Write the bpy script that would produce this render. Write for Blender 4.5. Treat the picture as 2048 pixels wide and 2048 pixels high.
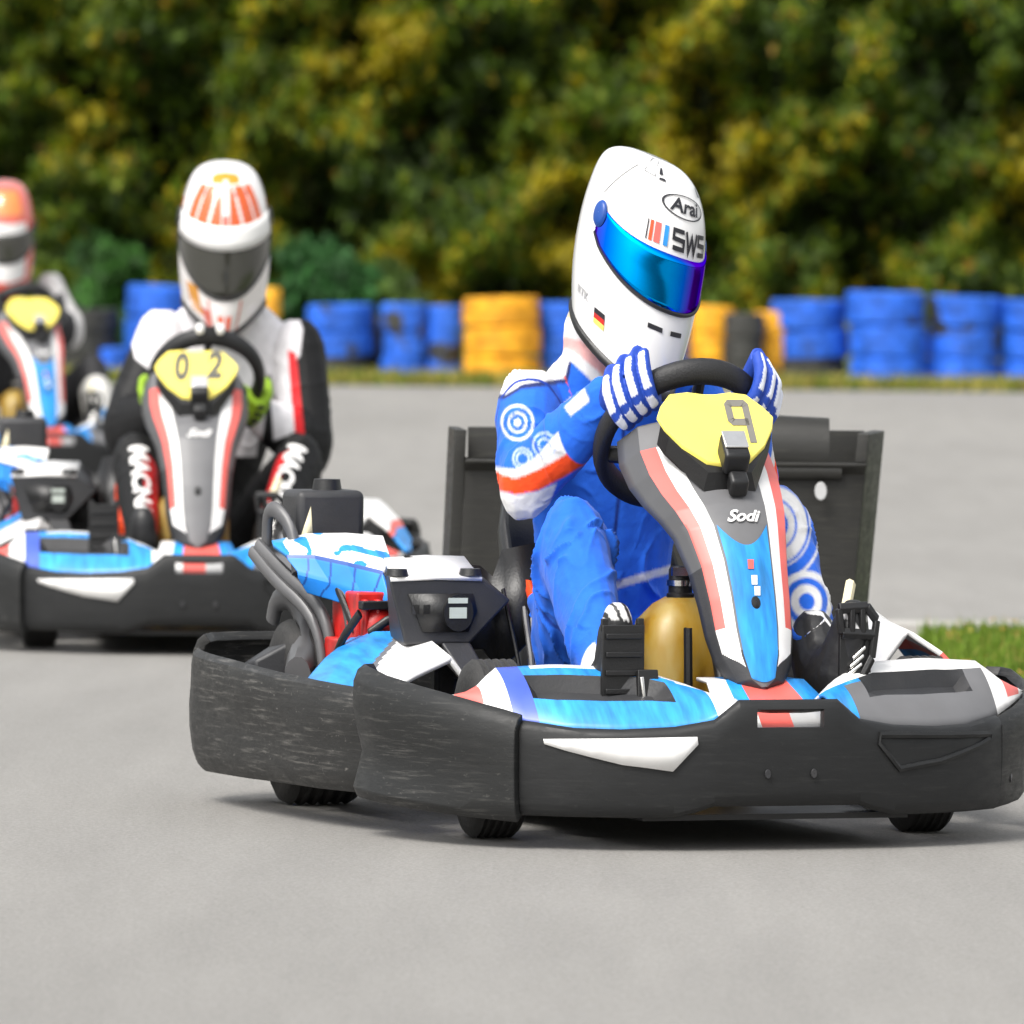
import bpy, bmesh, math, random
import numpy as np
from mathutils import Vector, Matrix, noise
R = math.radians
random.seed(7)
rng = np.random.default_rng(11)
for o in list(bpy.data.objects):
    bpy.data.objects.remove(o)
SC = bpy.context.scene
COL = SC.collection
Z_STRETCH = 1.5            # all heights stretched to match the squeezed image (heights are authored in plain metres)

# ------------------------------------------------------------------ helpers
def hx(s, k=1.0):
    s = s.lstrip('#')
    r = []
    for i in (0, 2, 4):
        c = int(s[i:i+2], 16) / 255
        r.append((c / 12.92 if c <= .04045 else ((c + .055) / 1.055) ** 2.4) * k)
    return tuple(r) + (1.0,)

def new_mat(name):
    m = bpy.data.materials.new(name)
    m.use_nodes = True
    nt = m.node_tree
    return m, nt, nt.nodes, nt.links, nt.nodes['Principled BSDF']

def pm(name, col, rough=.5, metal=0., coat=0., var=.12, vs=14., bump=0., bs=300., spec=.5, dirt=0., attr=None, stretch=(1, 1, 1), sheen=0.):
    """plain surface: a little colour variation, optional dirt patches, optional fine bump; attr = painted design"""
    m, nt, N, L, P = new_mat(name)
    P.inputs['Roughness'].default_value = rough
    P.inputs['Metallic'].default_value = metal
    P.inputs['Coat Weight'].default_value = coat
    P.inputs['Coat Roughness'].default_value = .08
    P.inputs['Specular IOR Level'].default_value = spec
    if sheen: P.inputs['Sheen Weight'].default_value = sheen
    tc = N.new('ShaderNodeTexCoord')
    mp = N.new('ShaderNodeMapping'); mp.inputs['Scale'].default_value = stretch
    L.new(tc.outputs['Object'], mp.inputs['Vector'])
    nz = N.new('ShaderNodeTexNoise'); nz.inputs['Scale'].default_value = vs; nz.inputs['Detail'].default_value = 5
    L.new(mp.outputs['Vector'], nz.inputs['Vector'])
    mr = N.new('ShaderNodeMapRange')
    mr.inputs['From Min'].default_value = .3; mr.inputs['From Max'].default_value = .7
    mr.inputs['To Min'].default_value = 1 - var; mr.inputs['To Max'].default_value = 1 + var
    L.new(nz.outputs['Fac'], mr.inputs['Value'])
    mx = N.new('ShaderNodeVectorMath'); mx.operation = 'SCALE'
    if attr:
        at = N.new('ShaderNodeAttribute'); at.attribute_name = attr
        L.new(at.outputs['Color'], mx.inputs[0])
    else:
        mx.inputs[0].default_value = col[:3]
    L.new(mr.outputs['Result'], mx.inputs['Scale'])
    out = mx.outputs['Vector']
    if dirt:
        n2 = N.new('ShaderNodeTexNoise'); n2.inputs['Scale'].default_value = vs * .6; n2.inputs['Detail'].default_value = 8
        n2.inputs['Roughness'].default_value = .7
        L.new(tc.outputs['Object'], n2.inputs['Vector'])
        r2 = N.new('ShaderNodeMapRange'); r2.inputs['From Min'].default_value = .48; r2.inputs['From Max'].default_value = .72
        r2.inputs['To Max'].default_value = dirt
        L.new(n2.outputs['Fac'], r2.inputs['Value'])
        md = N.new('ShaderNodeMix'); md.data_type = 'RGBA'
        L.new(r2.outputs['Result'], md.inputs[0]); L.new(out, md.inputs[6])
        md.inputs[7].default_value = (.09, .08, .07, 1)
        out = md.outputs[2]
    L.new(out, P.inputs['Base Color'])
    if bump:
        n3 = N.new('ShaderNodeTexNoise'); n3.inputs['Scale'].default_value = bs; n3.inputs['Detail'].default_value = 3
        L.new(mp.outputs['Vector'], n3.inputs['Vector'])
        b = N.new('ShaderNodeBump'); b.inputs['Strength'].default_value = bump; b.inputs['Distance'].default_value = .004
        L.new(n3.outputs['Fac'], b.inputs['Height']); L.new(b.outputs['Normal'], P.inputs['Normal'])
    return m

def scuffed(name, base, light, amount, rough_bump=.12):
    """moulded plastic rubbed by long horizontal scrapes"""
    m, nt, N, L, P = new_mat(name)
    P.inputs['Specular IOR Level'].default_value = .36
    tc = N.new('ShaderNodeTexCoord')
    def nz(scale, st, det=6, rough=.65):
        mp = N.new('ShaderNodeMapping'); mp.inputs['Scale'].default_value = st
        L.new(tc.outputs['Object'], mp.inputs['Vector'])
        n = N.new('ShaderNodeTexNoise'); n.inputs['Scale'].default_value = scale
        n.inputs['Detail'].default_value = det; n.inputs['Roughness'].default_value = rough
        L.new(mp.outputs['Vector'], n.inputs['Vector']); return n.outputs['Fac']
    def rng_(v, a, b, c, d):
        r = N.new('ShaderNodeMapRange')
        for k, x in zip(('From Min', 'From Max', 'To Min', 'To Max'), (a, b, c, d)): r.inputs[k].default_value = x
        L.new(v, r.inputs['Value']); return r.outputs['Result']
    def mul(a, b):
        x = N.new('ShaderNodeMath'); x.operation = 'MULTIPLY'; L.new(a, x.inputs[0]); L.new(b, x.inputs[1]); return x.outputs[0]
    scr = rng_(nz(7, (1, 1, 16), 8, .72), .52, .70, 0, 1)
    zone = rng_(nz(5, (1, 1, 1), 3), .38, .6, .1, 1)
    f = rng_(mul(scr, zone), 0, 1, 0, amount)
    mx = N.new('ShaderNodeMix'); mx.data_type = 'RGBA'
    L.new(f, mx.inputs[0]); mx.inputs[6].default_value = base; mx.inputs[7].default_value = light
    spk = rng_(nz(60, (1, 1, 2), 4), .62, .74, 0, amount * .8)
    m2 = N.new('ShaderNodeMix'); m2.data_type = 'RGBA'
    L.new(spk, m2.inputs[0]); L.new(mx.outputs[2], m2.inputs[6]); m2.inputs[7].default_value = light
    L.new(m2.outputs[2], P.inputs['Base Color'])
    L.new(rng_(nz(18, (1, 1, 3)), .3, .7, .38, .62), P.inputs['Roughness'])
    b = N.new('ShaderNodeBump'); b.inputs['Strength'].default_value = rough_bump; b.inputs['Distance'].default_value = .004
    L.new(nz(26, (1, 1, 3)), b.inputs['Height']); L.new(b.outputs['Normal'], P.inputs['Normal'])
    return m

class MB:
    def __init__(s): s.v = []; s.f = []; s.m = []
    def add(s, vs, fs, mi=0):
        k = len(s.v); s.v += [tuple(p) for p in vs]
        s.f += [tuple(i + k for i in f) for f in fs]
        s.m += list(mi) if isinstance(mi, (list, tuple)) else [mi] * len(fs)
        return s
    def box(s, lo, hi, mi=0, rot=None):
        (a, b, c), (d, e, f) = lo, hi
        vs = [Vector(p) for p in ((a,b,c),(d,b,c),(d,e,c),(a,e,c),(a,b,f),(d,b,f),(d,e,f),(a,e,f))]
        if rot is not None:
            ce = (Vector(lo) + Vector(hi)) / 2
            vs = [rot @ (p - ce) + ce for p in vs]
        return s.add(vs, [(3,2,1,0),(4,5,6,7),(0,1,5,4),(1,2,6,5),(2,3,7,6),(3,0,4,7)], mi)
    def loft(s, secs, mi=0, closed=True, cap=True):
        n = len(secs[0]); vs = [p for c in secs for p in c]; fs = []
        for i in range(len(secs) - 1):
            for j in range(n if closed else n - 1):
                k = (j + 1) % n
                fs.append((i*n+j, i*n+k, (i+1)*n+k, (i+1)*n+j))
        if cap and closed:
            fs.append(tuple(range(n))[::-1]); fs.append(tuple(range((len(secs)-1)*n, len(secs)*n)))
        return s.add(vs, fs, mi)
    def tube(s, pts, r, n=10, mi=0, cap=True, smooth=0, closed=False):
        pts = [Vector(p) for p in pts]
        rs = list(r) if isinstance(r, (list, tuple)) else [r] * len(pts)
        for _ in range(smooth):
            q, qr = [pts[0]], [rs[0]]
            for i in range(len(pts) - 1):
                q += [pts[i].lerp(pts[i+1], .25), pts[i].lerp(pts[i+1], .75)]
                qr += [rs[i]*.75 + rs[i+1]*.25, rs[i]*.25 + rs[i+1]*.75]
            q.append(pts[-1]); qr.append(rs[-1]); pts, rs = q, qr
        secs, ref = [], None
        for i, p in enumerate(pts):
            if closed: t = pts[(i+1) % len(pts)] - pts[i-1]
            else: t = pts[min(i+1, len(pts)-1)] - pts[max(i-1, 0)]
            t.normalize()
            if ref is None:
                ref = t.cross(Vector((0,0,1)) if abs(t.z) < .9 else Vector((1,0,0))).normalized()
            ref = (ref - t * ref.dot(t)).normalized(); b = t.cross(ref)
            secs.append([p + (ref*math.cos(2*math.pi*k/n) + b*math.sin(2*math.pi*k/n)) * rs[i] for k in range(n)])
        if closed:
            secs.append(secs[0])
        return s.loft(secs, mi, True, cap and not closed)
    def ball(s, c, r, n=14, mi=0, M=None):
        c = Vector(c); r = Vector(r) if hasattr(r, '__len__') else Vector((r, r, r)); secs = []
        for i in range(1, n // 2 + 1):
            a = math.pi * (i / (n // 2 + 1)) - math.pi / 2; row = []
            for k in range(n):
                p = Vector((math.cos(a)*math.cos(2*math.pi*k/n)*r.x, math.cos(a)*math.sin(2*math.pi*k/n)*r.y, math.sin(a)*r.z))
                row.append(c + (M @ p if M is not None else p))
            secs.append(row)
        return s.loft(secs, mi)
    def lathe(s, prof, M, n=32, mi=0):
        """prof: (radius, height) list; M: 4x4 taking the lathe's z axis to its place; closed profile loops back"""
        secs = [[M @ Vector((r*math.cos(2*math.pi*k/n), r*math.sin(2*math.pi*k/n), h)) for k in range(n)] for r, h in prof]
        return s.loft(secs, mi, True, False)
    def grid(s, rows, mi=0, skip=None):
        n = len(rows[0]); vs = [p for r in rows for p in r]; fs, ms = [], []
        for i in range(len(rows) - 1):
            for j in range(n - 1):
                if skip and skip(i, j): continue
                fs.append((i*n+j, i*n+j+1, (i+1)*n+j+1, (i+1)*n+j)); ms.append(mi(i, j) if callable(mi) else mi)
        return s.add(vs, fs, ms)
    def poly(s, pts, mi=0): return s.add(pts, [tuple(range(len(pts)))], mi)
    def build(s, name, mats, parent=None, smooth=True, angle=40, solid=None, bevel=None, label=None, sub=0):
        me = bpy.data.meshes.new(name)
        me.from_pydata([(p[0], p[1], p[2]*Z_STRETCH) for p in s.v], [], s.f)
        for m in (mats if isinstance(mats, (list, tuple)) else [mats]): me.materials.append(m)
        me.polygons.foreach_set('material_index', s.m)
        if smooth:
            me.polygons.foreach_set('use_smooth', [True] * len(s.f)); me.set_sharp_from_angle(angle=R(angle))
        me.update()
        o = bpy.data.objects.new(name, me); COL.objects.link(o); o.parent = parent
        if sub:
            d = o.modifiers.new('s', 'SUBSURF'); d.levels = d.render_levels = sub
        if solid:
            d = o.modifiers.new('t', 'SOLIDIFY'); d.thickness = solid; d.offset = -1
        if bevel:
            d = o.modifiers.new('b', 'BEVEL'); d.width = bevel; d.segments = 3; d.limit_method = 'ANGLE'; d.angle_limit = R(35)
        if label: o['label'] = label
        return o

def tag(o, label=None, cat=None, group=None, kind=None):
    for k, v in (('label', label), ('category', cat), ('group', group), ('kind', kind)):
        if v: o[k] = v
    return o
def thing(name, loc, rz, label, cat, group=None):
    o = bpy.data.objects.new(name, None); COL.objects.link(o)
    o.empty_display_size = .2
    o.location = (loc[0], loc[1], loc[2]*Z_STRETCH); o.rotation_euler = (0, 0, rz)
    return tag(o, label, cat, group)

def text_polys(txt, size, shear=0., bold=0., sx=1.0, space=1.0):
    """letter outlines as flat triangles: (list of (x, y), list of faces), centred on 0"""
    cu = bpy.data.curves.new('t', 'FONT'); cu.body = txt; cu.size = size; cu.shear = shear; cu.offset = bold; cu.space_character = space
    cu.align_x = 'CENTER'; cu.align_y = 'CENTER'; cu.resolution_u = 4
    ob = bpy.data.objects.new('t', cu); COL.objects.link(ob)
    dg = bpy.context.evaluated_depsgraph_get(); dg.update()
    me = bpy.data.meshes.new_from_object(ob.evaluated_get(dg))
    bm = bmesh.new(); bm.from_mesh(me)
    for _ in range(3):
        es = [e for e in bm.edges if e.calc_length() > .16*size]
        if not es: break
        bmesh.ops.subdivide_edges(bm, edges=es, cuts=1)
        bmesh.ops.triangulate(bm, faces=bm.faces[:])
    bm.to_mesh(me); bm.free()
    vs = [(v.co.x*sx, v.co.y) for v in me.vertices]; fs = [tuple(p.vertices) for p in me.polygons]
    bpy.data.objects.remove(ob); bpy.data.curves.remove(cu); bpy.data.meshes.remove(me)
    return vs, fs

def text_on(mb, txt, size, place, mi=0, **k):
    vs, fs = text_polys(txt, size, **k)
    mb.add([place(x, y) for x, y in vs], fs, mi); return mb

def stroke(b, q, pts, x0, w, hh, th):
    """a letter drawn as one mitred ribbon; q maps flat (x, y) onto the surface"""
    P2_ = [Vector((x0 + a*w, (c-.5)*hh)) for a, c in pts]; L_, R_ = [], []
    fine = [P2_[0]]
    for a_, c_ in zip(P2_, P2_[1:]): fine += [a_.lerp(c_, k/5) for k in range(1, 6)]
    for i, p in enumerate(fine):
        d0 = (fine[i]-fine[i-1]).normalized() if i else (fine[1]-fine[0]).normalized()
        d1 = (fine[i+1]-fine[i]).normalized() if i < len(fine)-1 else d0
        n_ = Vector((-(d0.y+d1.y), d0.x+d1.x)).normalized(); k_ = th/2/max(.45, n_.dot(Vector((-d0.y, d0.x))))
        L_.append(q(*(p+n_*k_))); R_.append(q(*(p-n_*k_)))
    b.grid([L_, R_])

# ------------------------------------------------------------------ colours and materials
WHITE = hx('#dfdedd'); BLUE = (.018, .13, .66, 1); ORANGE = (.85, .07, .01, 1); BLACK = (.012, .012, .013, 1)
M = {}
M['bumper'] = scuffed('moulded_black_plastic', (.0115, .012, .0125, 1), (.05, .05, .048, 1), .35)
M['scuffed'] = scuffed('scraped_black_plastic', (.017, .017, .0165, 1), (.2, .19, .175, 1), .72, .3)
M['block'] = scuffed('weathered_black_plastic', (.017, .0165, .0145, 1), (.075, .072, .055, 1), .4, .15)
M['black'] = pm('black_plastic', (.008, .008, .0085, 1), .42, bump=.15, bs=180)
M['darkgrey'] = pm('charcoal_plastic', (.024, .0245, .027, 1), .5, bump=.15, bs=160, dirt=.15)
M['midgrey'] = pm('mid_grey_plastic', (.085, .086, .09, 1), .45, var=.06, dirt=.15)
M['grey'] = pm('grey_plastic', (.13, .13, .135, 1), .45, var=.06, dirt=.15)
M['paleglow'] = pm('pale_grey_plastic', (.42, .42, .42, 1), .4, var=.06, dirt=.1)
M['white'] = pm('white_sticker', (.78, .77, .755, 1), .35, var=.04, dirt=.14)
M['blue'] = pm('sky_blue_sticker', (.018, .25, .66, 1), .35, var=.38, vs=8, stretch=(1.2, 6, 1), dirt=.1)
M['midblue'] = pm('mid_blue_sticker', (.01, .22, .72, 1), .35, var=.2, vs=9, dirt=.1)
M['deepblue'] = pm('deep_blue_sticker', (.005, .06, .3, 1), .35)
M['rubbed'] = scuffed('rubbed_black_plastic', (.013, .0135, .0135, 1), (.13, .125, .115, 1), .5, .2)
M['violet'] = pm('violet_blue_sticker', (.05, .1, .48, 1), .35, var=.12, dirt=.1)
M['red'] = pm('coral_red_sticker', (.72, .12, .1, 1), .38, var=.06, dirt=.12)
M['engine_red'] = pm('engine_red_paint', (.5, .015, .012, 1), .35, var=.3, vs=25, dirt=.5)
M['yellow'] = pm('yellow_plate', (.86, .72, .13, 1), .4, var=.05)
M['numeral'] = pm('grey_numeral', (.17, .16, .14, 1), .5, var=.05)
M['numeral_dark'] = pm('dark_grey_numeral', (.09, .085, .07, 1), .5, var=.05)
M['rubber'] = pm('tyre_rubber', (.026, .0255, .025, 1), .75, bump=.5, bs=70, stretch=(1, 4, 1), dirt=.3)
M['metal'] = pm('brushed_steel', (.5, .5, .5, 1), .35, metal=1, var=.15, bump=.2)
M['tubegrey'] = pm('grey_painted_tube', (.085, .085, .088, 1), .38, var=.1, dirt=.2)
M['chrome'] = pm('polished_metal', (.75, .74, .72, 1), .18, metal=1)
M['orange'] = pm('orange_liner', ORANGE, .5)
M['grip'] = pm('black_steering_grip', (.012, .012, .013, 1), .55, bump=.3, bs=240)
M['screen'] = pm('pale_display_glass', (.45, .5, .46, 1), .2, var=.08)
M['cream'] = pm('cream_plastic', (.7, .63, .42, 1), .45)

m, nt, N, L, P = new_mat('amber_fuel_tank')
tc = N.new('ShaderNodeTexCoord'); nz = N.new('ShaderNodeTexNoise'); nz.inputs['Scale'].default_value = 9; nz.inputs['Detail'].default_value = 4
mp = N.new('ShaderNodeMapping'); mp.inputs['Scale'].default_value = (1, 1.6, .5)
L.new(tc.outputs['Object'], mp.inputs[0]); L.new(mp.outputs[0], nz.inputs['Vector'])
cr = N.new('ShaderNodeValToRGB'); e = cr.color_ramp.elements
e[0].position = .3; e[0].color = (.13, .05, .004, 1); e[1].position = .68; e[1].color = (.40, .30, .10, 1)
k = e.new(.45); k.color = (.33, .19, .014, 1)
L.new(nz.outputs['Fac'], cr.inputs[0]); L.new(cr.outputs[0], P.inputs['Base Color'])
P.inputs['Roughness'].default_value = .42; P.inputs['Subsurface Weight'].default_value = .35
P.inputs['Subsurface Radius'].default_value = (.05, .03, .01); P.inputs['Subsurface Scale'].default_value = .4
M['tank'] = m

def cloth(name):
    m = pm(name, WHITE, .85, var=.08, vs=30, bump=.8, bs=30, spec=.2, attr='paint', sheen=.1)
    return m
M['cloth'] = cloth('racing_suit_cloth')
M['leather'] = pm('racing_leather', WHITE, .6, spec=.3, var=.1, vs=30, bump=.35, bs=40, attr='paint')
M['glove'] = pm('glove_cloth', WHITE, .65, var=.08, bump=.3, bs=90, attr='paint')
M['boot'] = pm('boot_leather', BLACK, .45, bump=.3, bs=60, attr='paint')
M['shell'] = pm('helmet_shell', WHITE, .22, coat=.8, var=.02, attr='paint')
M['ink'] = pm('black_lettering', (.015, .015, .02, 1), .4, var=.02)
M['palegrey_ink'] = pm('grey_lettering', (.33, .33, .33, 1), .4, var=.02)

def visor(name, base, edge, rough=.06):
    m, nt, N, L, P = new_mat(name)
    P.inputs['Metallic'].default_value = 1; P.inputs['Roughness'].default_value = rough
    P.inputs['Base Color'].default_value = base; P.inputs['Specular Tint'].default_value = edge
    return m
M['visor_blue'] = visor('iridescent_blue_visor', (.0, .3, .95, 1), (.3, .0, .8, 1), .1)
nt = M['visor_blue'].node_tree; lw = nt.nodes.new('ShaderNodeLayerWeight'); lw.inputs[0].default_value = .5
cr = nt.nodes.new('ShaderNodeValToRGB'); e = cr.color_ramp.elements        # interference coating: cyan face on, violet towards grazing
e[0].position = .06; e[0].color = (.0, .36, .95, 1); e[1].position = .52; e[1].color = (.13, .01, .6, 1)
k = e.new(.26); k.color = (.0, .13, .85, 1)
nt.links.new(lw.outputs['Facing'], cr.inputs[0]); nt.links.new(cr.outputs[0], nt.nodes['Principled BSDF'].inputs['Base Color'])
m, nt, N, L, P = new_mat('smoked_visor')
P.inputs['Base Color'].default_value = (.03, .03, .024, 1); P.inputs['Roughness'].default_value = .12; P.inputs['Coat Weight'].default_value = 1
M['visor_dark'] = m

# ------------------------------------------------------------------ kart
FB = [(.50, 0), (.498, .10), (.49, .18), (.47, .27), (.445, .36), (.405, .45), (.335, .545), (.27, .605), (.20, .655), (.10, .70), (0., .735), (-.09, .745), (-.13, .738), (-.15, .71)]
def fb_at(v):
    """front bumper's outer line: forward position at sideways position v (front part)"""
    a = abs(v)
    for (u0, v0), (u1, v1) in zip(FB, FB[1:]):
        if v0 <= a <= v1: return u0 + (u1-u0)*(a-v0)/(v1-v0)
    return FB[-1][0]
def fb_top(v):
    a = abs(v)
    T = [(0, .214), (.112, .214), (.165, .186), (.25, .176), (.36, .172), (.45, .173), (.545, .182)]
    for (a0, z0), (a1, z1) in zip(T, T[1:]):
        if a0 <= a <= a1: return z0 + (z1-z0)*(a-a0)/(a1-a0)
    return .187
def fb_bot(v):
    a = abs(v); t = min(max((a-.17)/.06, 0), 1); return .064 - .016*t
HB = [0, .05, .15, .35, .55, .74, .91, .97, 1.0]
HO = [-.012, -.002, .002, .005, .006, .006, .005, -.001, -.012]

def wall_rows(line, tops, bots, out, wob=0.):
    """upright moulded panel along a plan line (list of (u, v)); out: outward sign list via normals"""
    rows = []
    for h, o in zip(HB, HO):
        row = []
        for i, (u, v) in enumerate(line):
            a = line[max(i-1, 0)]; b = line[min(i+1, len(line)-1)]
            t = Vector((b[0]-a[0], b[1]-a[1])).normalized(); n = Vector((-t.y, t.x)) * out
            if wob: o = o + wob*noise.noise(Vector((u*4, v*4, h*2.2 + 5))) - wob*1.3*max(0, 1-abs(h-.45)/.2)*max(0, noise.noise(Vector((u*3.1, v*3.1, 8))))
            row.append((u + n.x*o, v + n.y*o, bots[i] + (tops[i]-bots[i])*h ))
        rows.append(row)
    return rows

def resample(line, step):
    P_ = [Vector(p) for p in line]; res = [tuple(P_[0])]
    for a, b in zip(P_, P_[1:]):
        n = max(1, round((b-a).length/step))
        res += [tuple(a.lerp(b, k/n)) for k in range(1, n+1)]
    return res

def make_kart(loc, heading, label, nose_mid, number, num_style, group, wv=0.):  # part coordinates solved from image pixels, baked in as local numbers
    K = thing('racing_kart', loc, heading, label, 'kart', group)
    # --- front bumper with a carrying slot
    vs_ = [-.545, -.5, -.45, -.4, -.36, -.3, -.25, -.2, -.165, -.14, -.112, -.075]
    vs_ = vs_ + [-.04, 0, .04] + [-v for v in vs_[::-1]]
    line = [(fb_at(v), v) for v in vs_]
    rows = wall_rows(line, [fb_top(v) for v in vs_], [fb_bot(v) for v in vs_], -1)
    rows = [[(u, v, z) for (u, v, z) in r] for r in rows]
    b = MB().grid(rows, skip=lambda i, j: i == 5 and abs((vs_[j]+vs_[j+1])/2) < .075)
    fb = b.build('front_bumper', M['bumper'], K, solid=.022, bevel=.003)
    # pale reflector on the right of the bumper, moulded outline of the same shape on the left
    top = [(-.508, .157), (-.47, .158), (-.42, .159), (-.36, .160), (-.31, .161), (-.257, .162), (-.207, .163)]
    bot = [(-.506, .150), (-.47, .142), (-.42, .133), (-.36, .123), (-.31, .119), (-.257, .114), (-.205, .152)]
    b = MB().grid([[(fb_at(v)+.013, v, z) for v, z in bot], [(fb_at(v)+.013, v, z) for v, z in top]])
    b.build('reflector', M['white'], fb, solid=.006)
    ring = top + bot[::-1]
    b = MB().tube([(fb_at(v)+.009, -v, z) for v, z in ring], .005, 6, closed=True)
    b.build('light_recess', M['bumper'], fb)
    for sy in (-1, 1):
        b = MB()
        for dv in (.052,): b.lathe([(.0005, .003), (.006, .003), (.007, 0)], Matrix.Translation((fb_at(dv)+.008, sy*dv-.0, .11)) @ Matrix.Rotation(R(90), 4, 'Y'), 12)
        b.build('bolt', M['darkgrey'], fb)
    # --- corner and side bumpers
    for sy in (-1, 1):
        ln = resample([(u, v) for u, v in FB if v >= .545], .05)
        ln = [(u, v*sy) for u, v in ln]; n = len(ln)
        tops = [.178 + .056*min(1, (k/(n-1))*1.16)**.9 for k in range(n)]
        MB().grid(wall_rows(ln, tops, [.048 + .016*(k/(n-1)) for k in range(n)], -sy, .004)).build('corner_bumper', M['rubbed'], K, solid=.022, bevel=.003)
        ln = [(-.10, .60), (-.14, .66), (-.22, .715), (-.4, .755), (-.6, .777), (-.8, .792), (-1.0, .80), (-1.12, .80), (-1.19, .785)]
        ln = resample(ln, .06); ln = [(u, v*sy) for u, v in ln]; n = len(ln)
        sb = MB().grid(wall_rows(ln, [.188 + .034*(k/(n-1)) for k in range(n)], [.070 - .012*(k/(n-1)) for k in range(n)], -sy, .006)).build('side_bumper', M['scuffed'], K, solid=.025, bevel=.003)
        b = MB().box((-1.115, sy*.795-.012, .15), (-1.075, sy*.795+.012, .178)); b.build('bumper_slot', M['ink'], sb, bevel=.004)
        for u_ in (-.80, -.67):
            for z_ in (.088, .19): MB().box((u_-.003, sy*(.786 if u_ > -.7 else .798)-.006, z_), (u_+.003, sy*(.786 if u_ > -.7 else .798)+.006, z_+.02)).build('bumper_nick', M['ink'], sb)
        for u_, v_, z_ in ((-.07, .716, .10), (-.07, .716, .19), (.29, .578, .09), (.29, .578, .165)):
            MB().lathe([(.0005, .003), (.006, .003), (.007, 0)], Matrix.Translation((u_, sy*(v_+.012), z_)) @ Matrix.Rotation(R(-90*sy), 4, 'X') @ Matrix.Rotation(R(20), 4, 'Y'), 10).build('bolt', M['tubegrey'], sb)
    ln = [(-1.19, -.775), (-1.25, -.74), (-1.29, -.66), (-1.31, -.4), (-1.32, 0), (-1.31, .4), (-1.29, .66), (-1.25, .74), (-1.19, .775)]
    ln = resample(ln, .06)
    MB().grid(wall_rows(ln, [.24]*len(ln), [.06]*len(ln), 1)).build('rear_bumper', M['scuffed'], K, solid=.025, bevel=.003)
    # --- front fairings on top of the bumper
    for sy in (-1, 1):
        cols = 24; rws = 12; rows = []
        for i in range(rws + 1):
            t = i / rws; row = []
            for j in range(cols + 1):
                s = j / cols; v = -.665 + (.665-.10)*s
                fu, fz = fb_at(v) - .03, (fb_top(v) if abs(v) < .545 else .187 + (abs(v)-.545)*.22) - .008
                q = [(-.665, .165, .20), (-.60, .19, .222), (-.551, .175, .25), (-.42, .19, .255), (-.26, .24, .251), (-.16, .33, .228), (-.095, .40, .204)]
                for (v0, u0, z0), (v1, u1, z1) in zip(q, q[1:]):
                    if v0 <= v <= v1 + 1e-9:
                        w = (v-v0)/(v1-v0); ru, rz = u0+(u1-u0)*w, z0+(z1-z0)*w
                u = fu + (ru-fu)*t; z = fz + (rz-fz)*t**.8 + .008*math.sin(math.pi*t)
                if 5 <= i <= 8 and 8 <= j <= 18: z -= .020; u -= .008
                row.append((u, -v*sy, z))
            rows.append(row)
        # 0 blue 1 grey 2 white 3 violet 4 red 5 dark
        def mi(i, j, sy=sy):
            if 4 <= i <= 8 and 7 <= j <= 18: return 5
            if j <= 4: return 4 if j in (1, 2) and i > 1 else 2
            if sy > 0: return 2 if i >= 9 else 0 if i == 8 and j > 6 or j > 20 else 1
            if i >= 10 and j >= 8: return 2 if (i == 11 and sy < 0) or j > 19 else 0
            if j <= 6: return 3
            return 2 if j >= 22 else 0
        MB().grid(rows, mi).build('front_fairing', [M['blue'], M['grey'], M['white'], M['violet'], M['red'], M['darkgrey']], K, solid=.008, angle=30)
    # red, blue and white tongue under the nose
    cv = [-.135, -.085, -.05, .022, .075, .125]
    rows = [[(.475, v*1.0, .170 - abs(v)*.02) for v in cv], [(.43, v, .196) for v in cv], [(.37, v*.95, .214) for v in cv], [(.30, v*.85, .235) for v in cv], [(.2, v*.75, .235) for v in cv]]
    MB().grid(rows, lambda i, j: (2, 1, 0, 0, 1)[j] if i > 0 else (1, 2, 0, 3, 3)[j]).build('nose_base', [M['red'], M['blue'], M['white'], M['paleglow']], K, solid=.008)
    # --- floor pan and frame
    MB().loft([[(.42, -.3, z), (.42, .3, z), (-1.1, .3, z), (-1.1, -.3, z)] for z in (.042, .05)]).build('floor_pan', M['black'], K)
    b = MB()
    for s in (-1, 1):
        b.tube([(.44, s*.2, .07), (.2, s*.33, .07), (-.9, s*.33, .07), (-1.2, s*.4, .09)], .016, 8, smooth=2)
        b.tube([(-.05, s*.3, .075), (-.16, s*.58, .09), (-1.1, s*.68, .10)], .012, 8)
        b.tube([(-.78, s*.3, .075), (-.78, s*.74, .09)], .012, 8)
    b.tube([(.0, -.46, .128), (.0, .46, .128)], .014, 8)
    b.build('chassis_frame', M['black'], K)
    # --- wheels
    for (u, v, r, w) in ((0, -.495, .128, .115), (0, .495, .128, .115), (-1.04, -.555, .14, .185), (-1.04, .555, .14, .185)):
        T = Matrix.Translation((u, v, r)) @ Matrix.Rotation(R(90), 4, 'X')
        rim = MB().lathe([(.02, -w*.3), (.05, -w*.34), (.062, -w*.46), (.066, -w*.46), (.066, w*.46), (.062, w*.46), (.05, w*.34), (.02, w*.3), (.0005, w*.28)], T, 28).build('wheel', M['metal'], K)
        prof = [(.064, -w*.46), (.075, -w*.5), (.1, -w*.52), (r-.018, -w*.5), (r-.006, -w*.45)]
        for g in (-.3, -.15, 0, .15, .3):
            prof += [(r, w*(g-.06)), (r-.003, w*(g-.035)) if abs(g) < .4 else (r, w*g), (r-.003, w*(g+.03)), (r, w*(g+.05))]
        prof += [(r-.006, w*.45), (r-.018, w*.5), (.1, w*.52), (.075, w*.5), (.064, w*.46)]
        MB().lathe(prof, T, 44).build('tyre', M['rubber'], rim)
    MB().tube([(-1.04, -.6, .14), (-1.04, .6, .14)], .022, 10).build('rear_axle', M['metal'], K)
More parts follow.
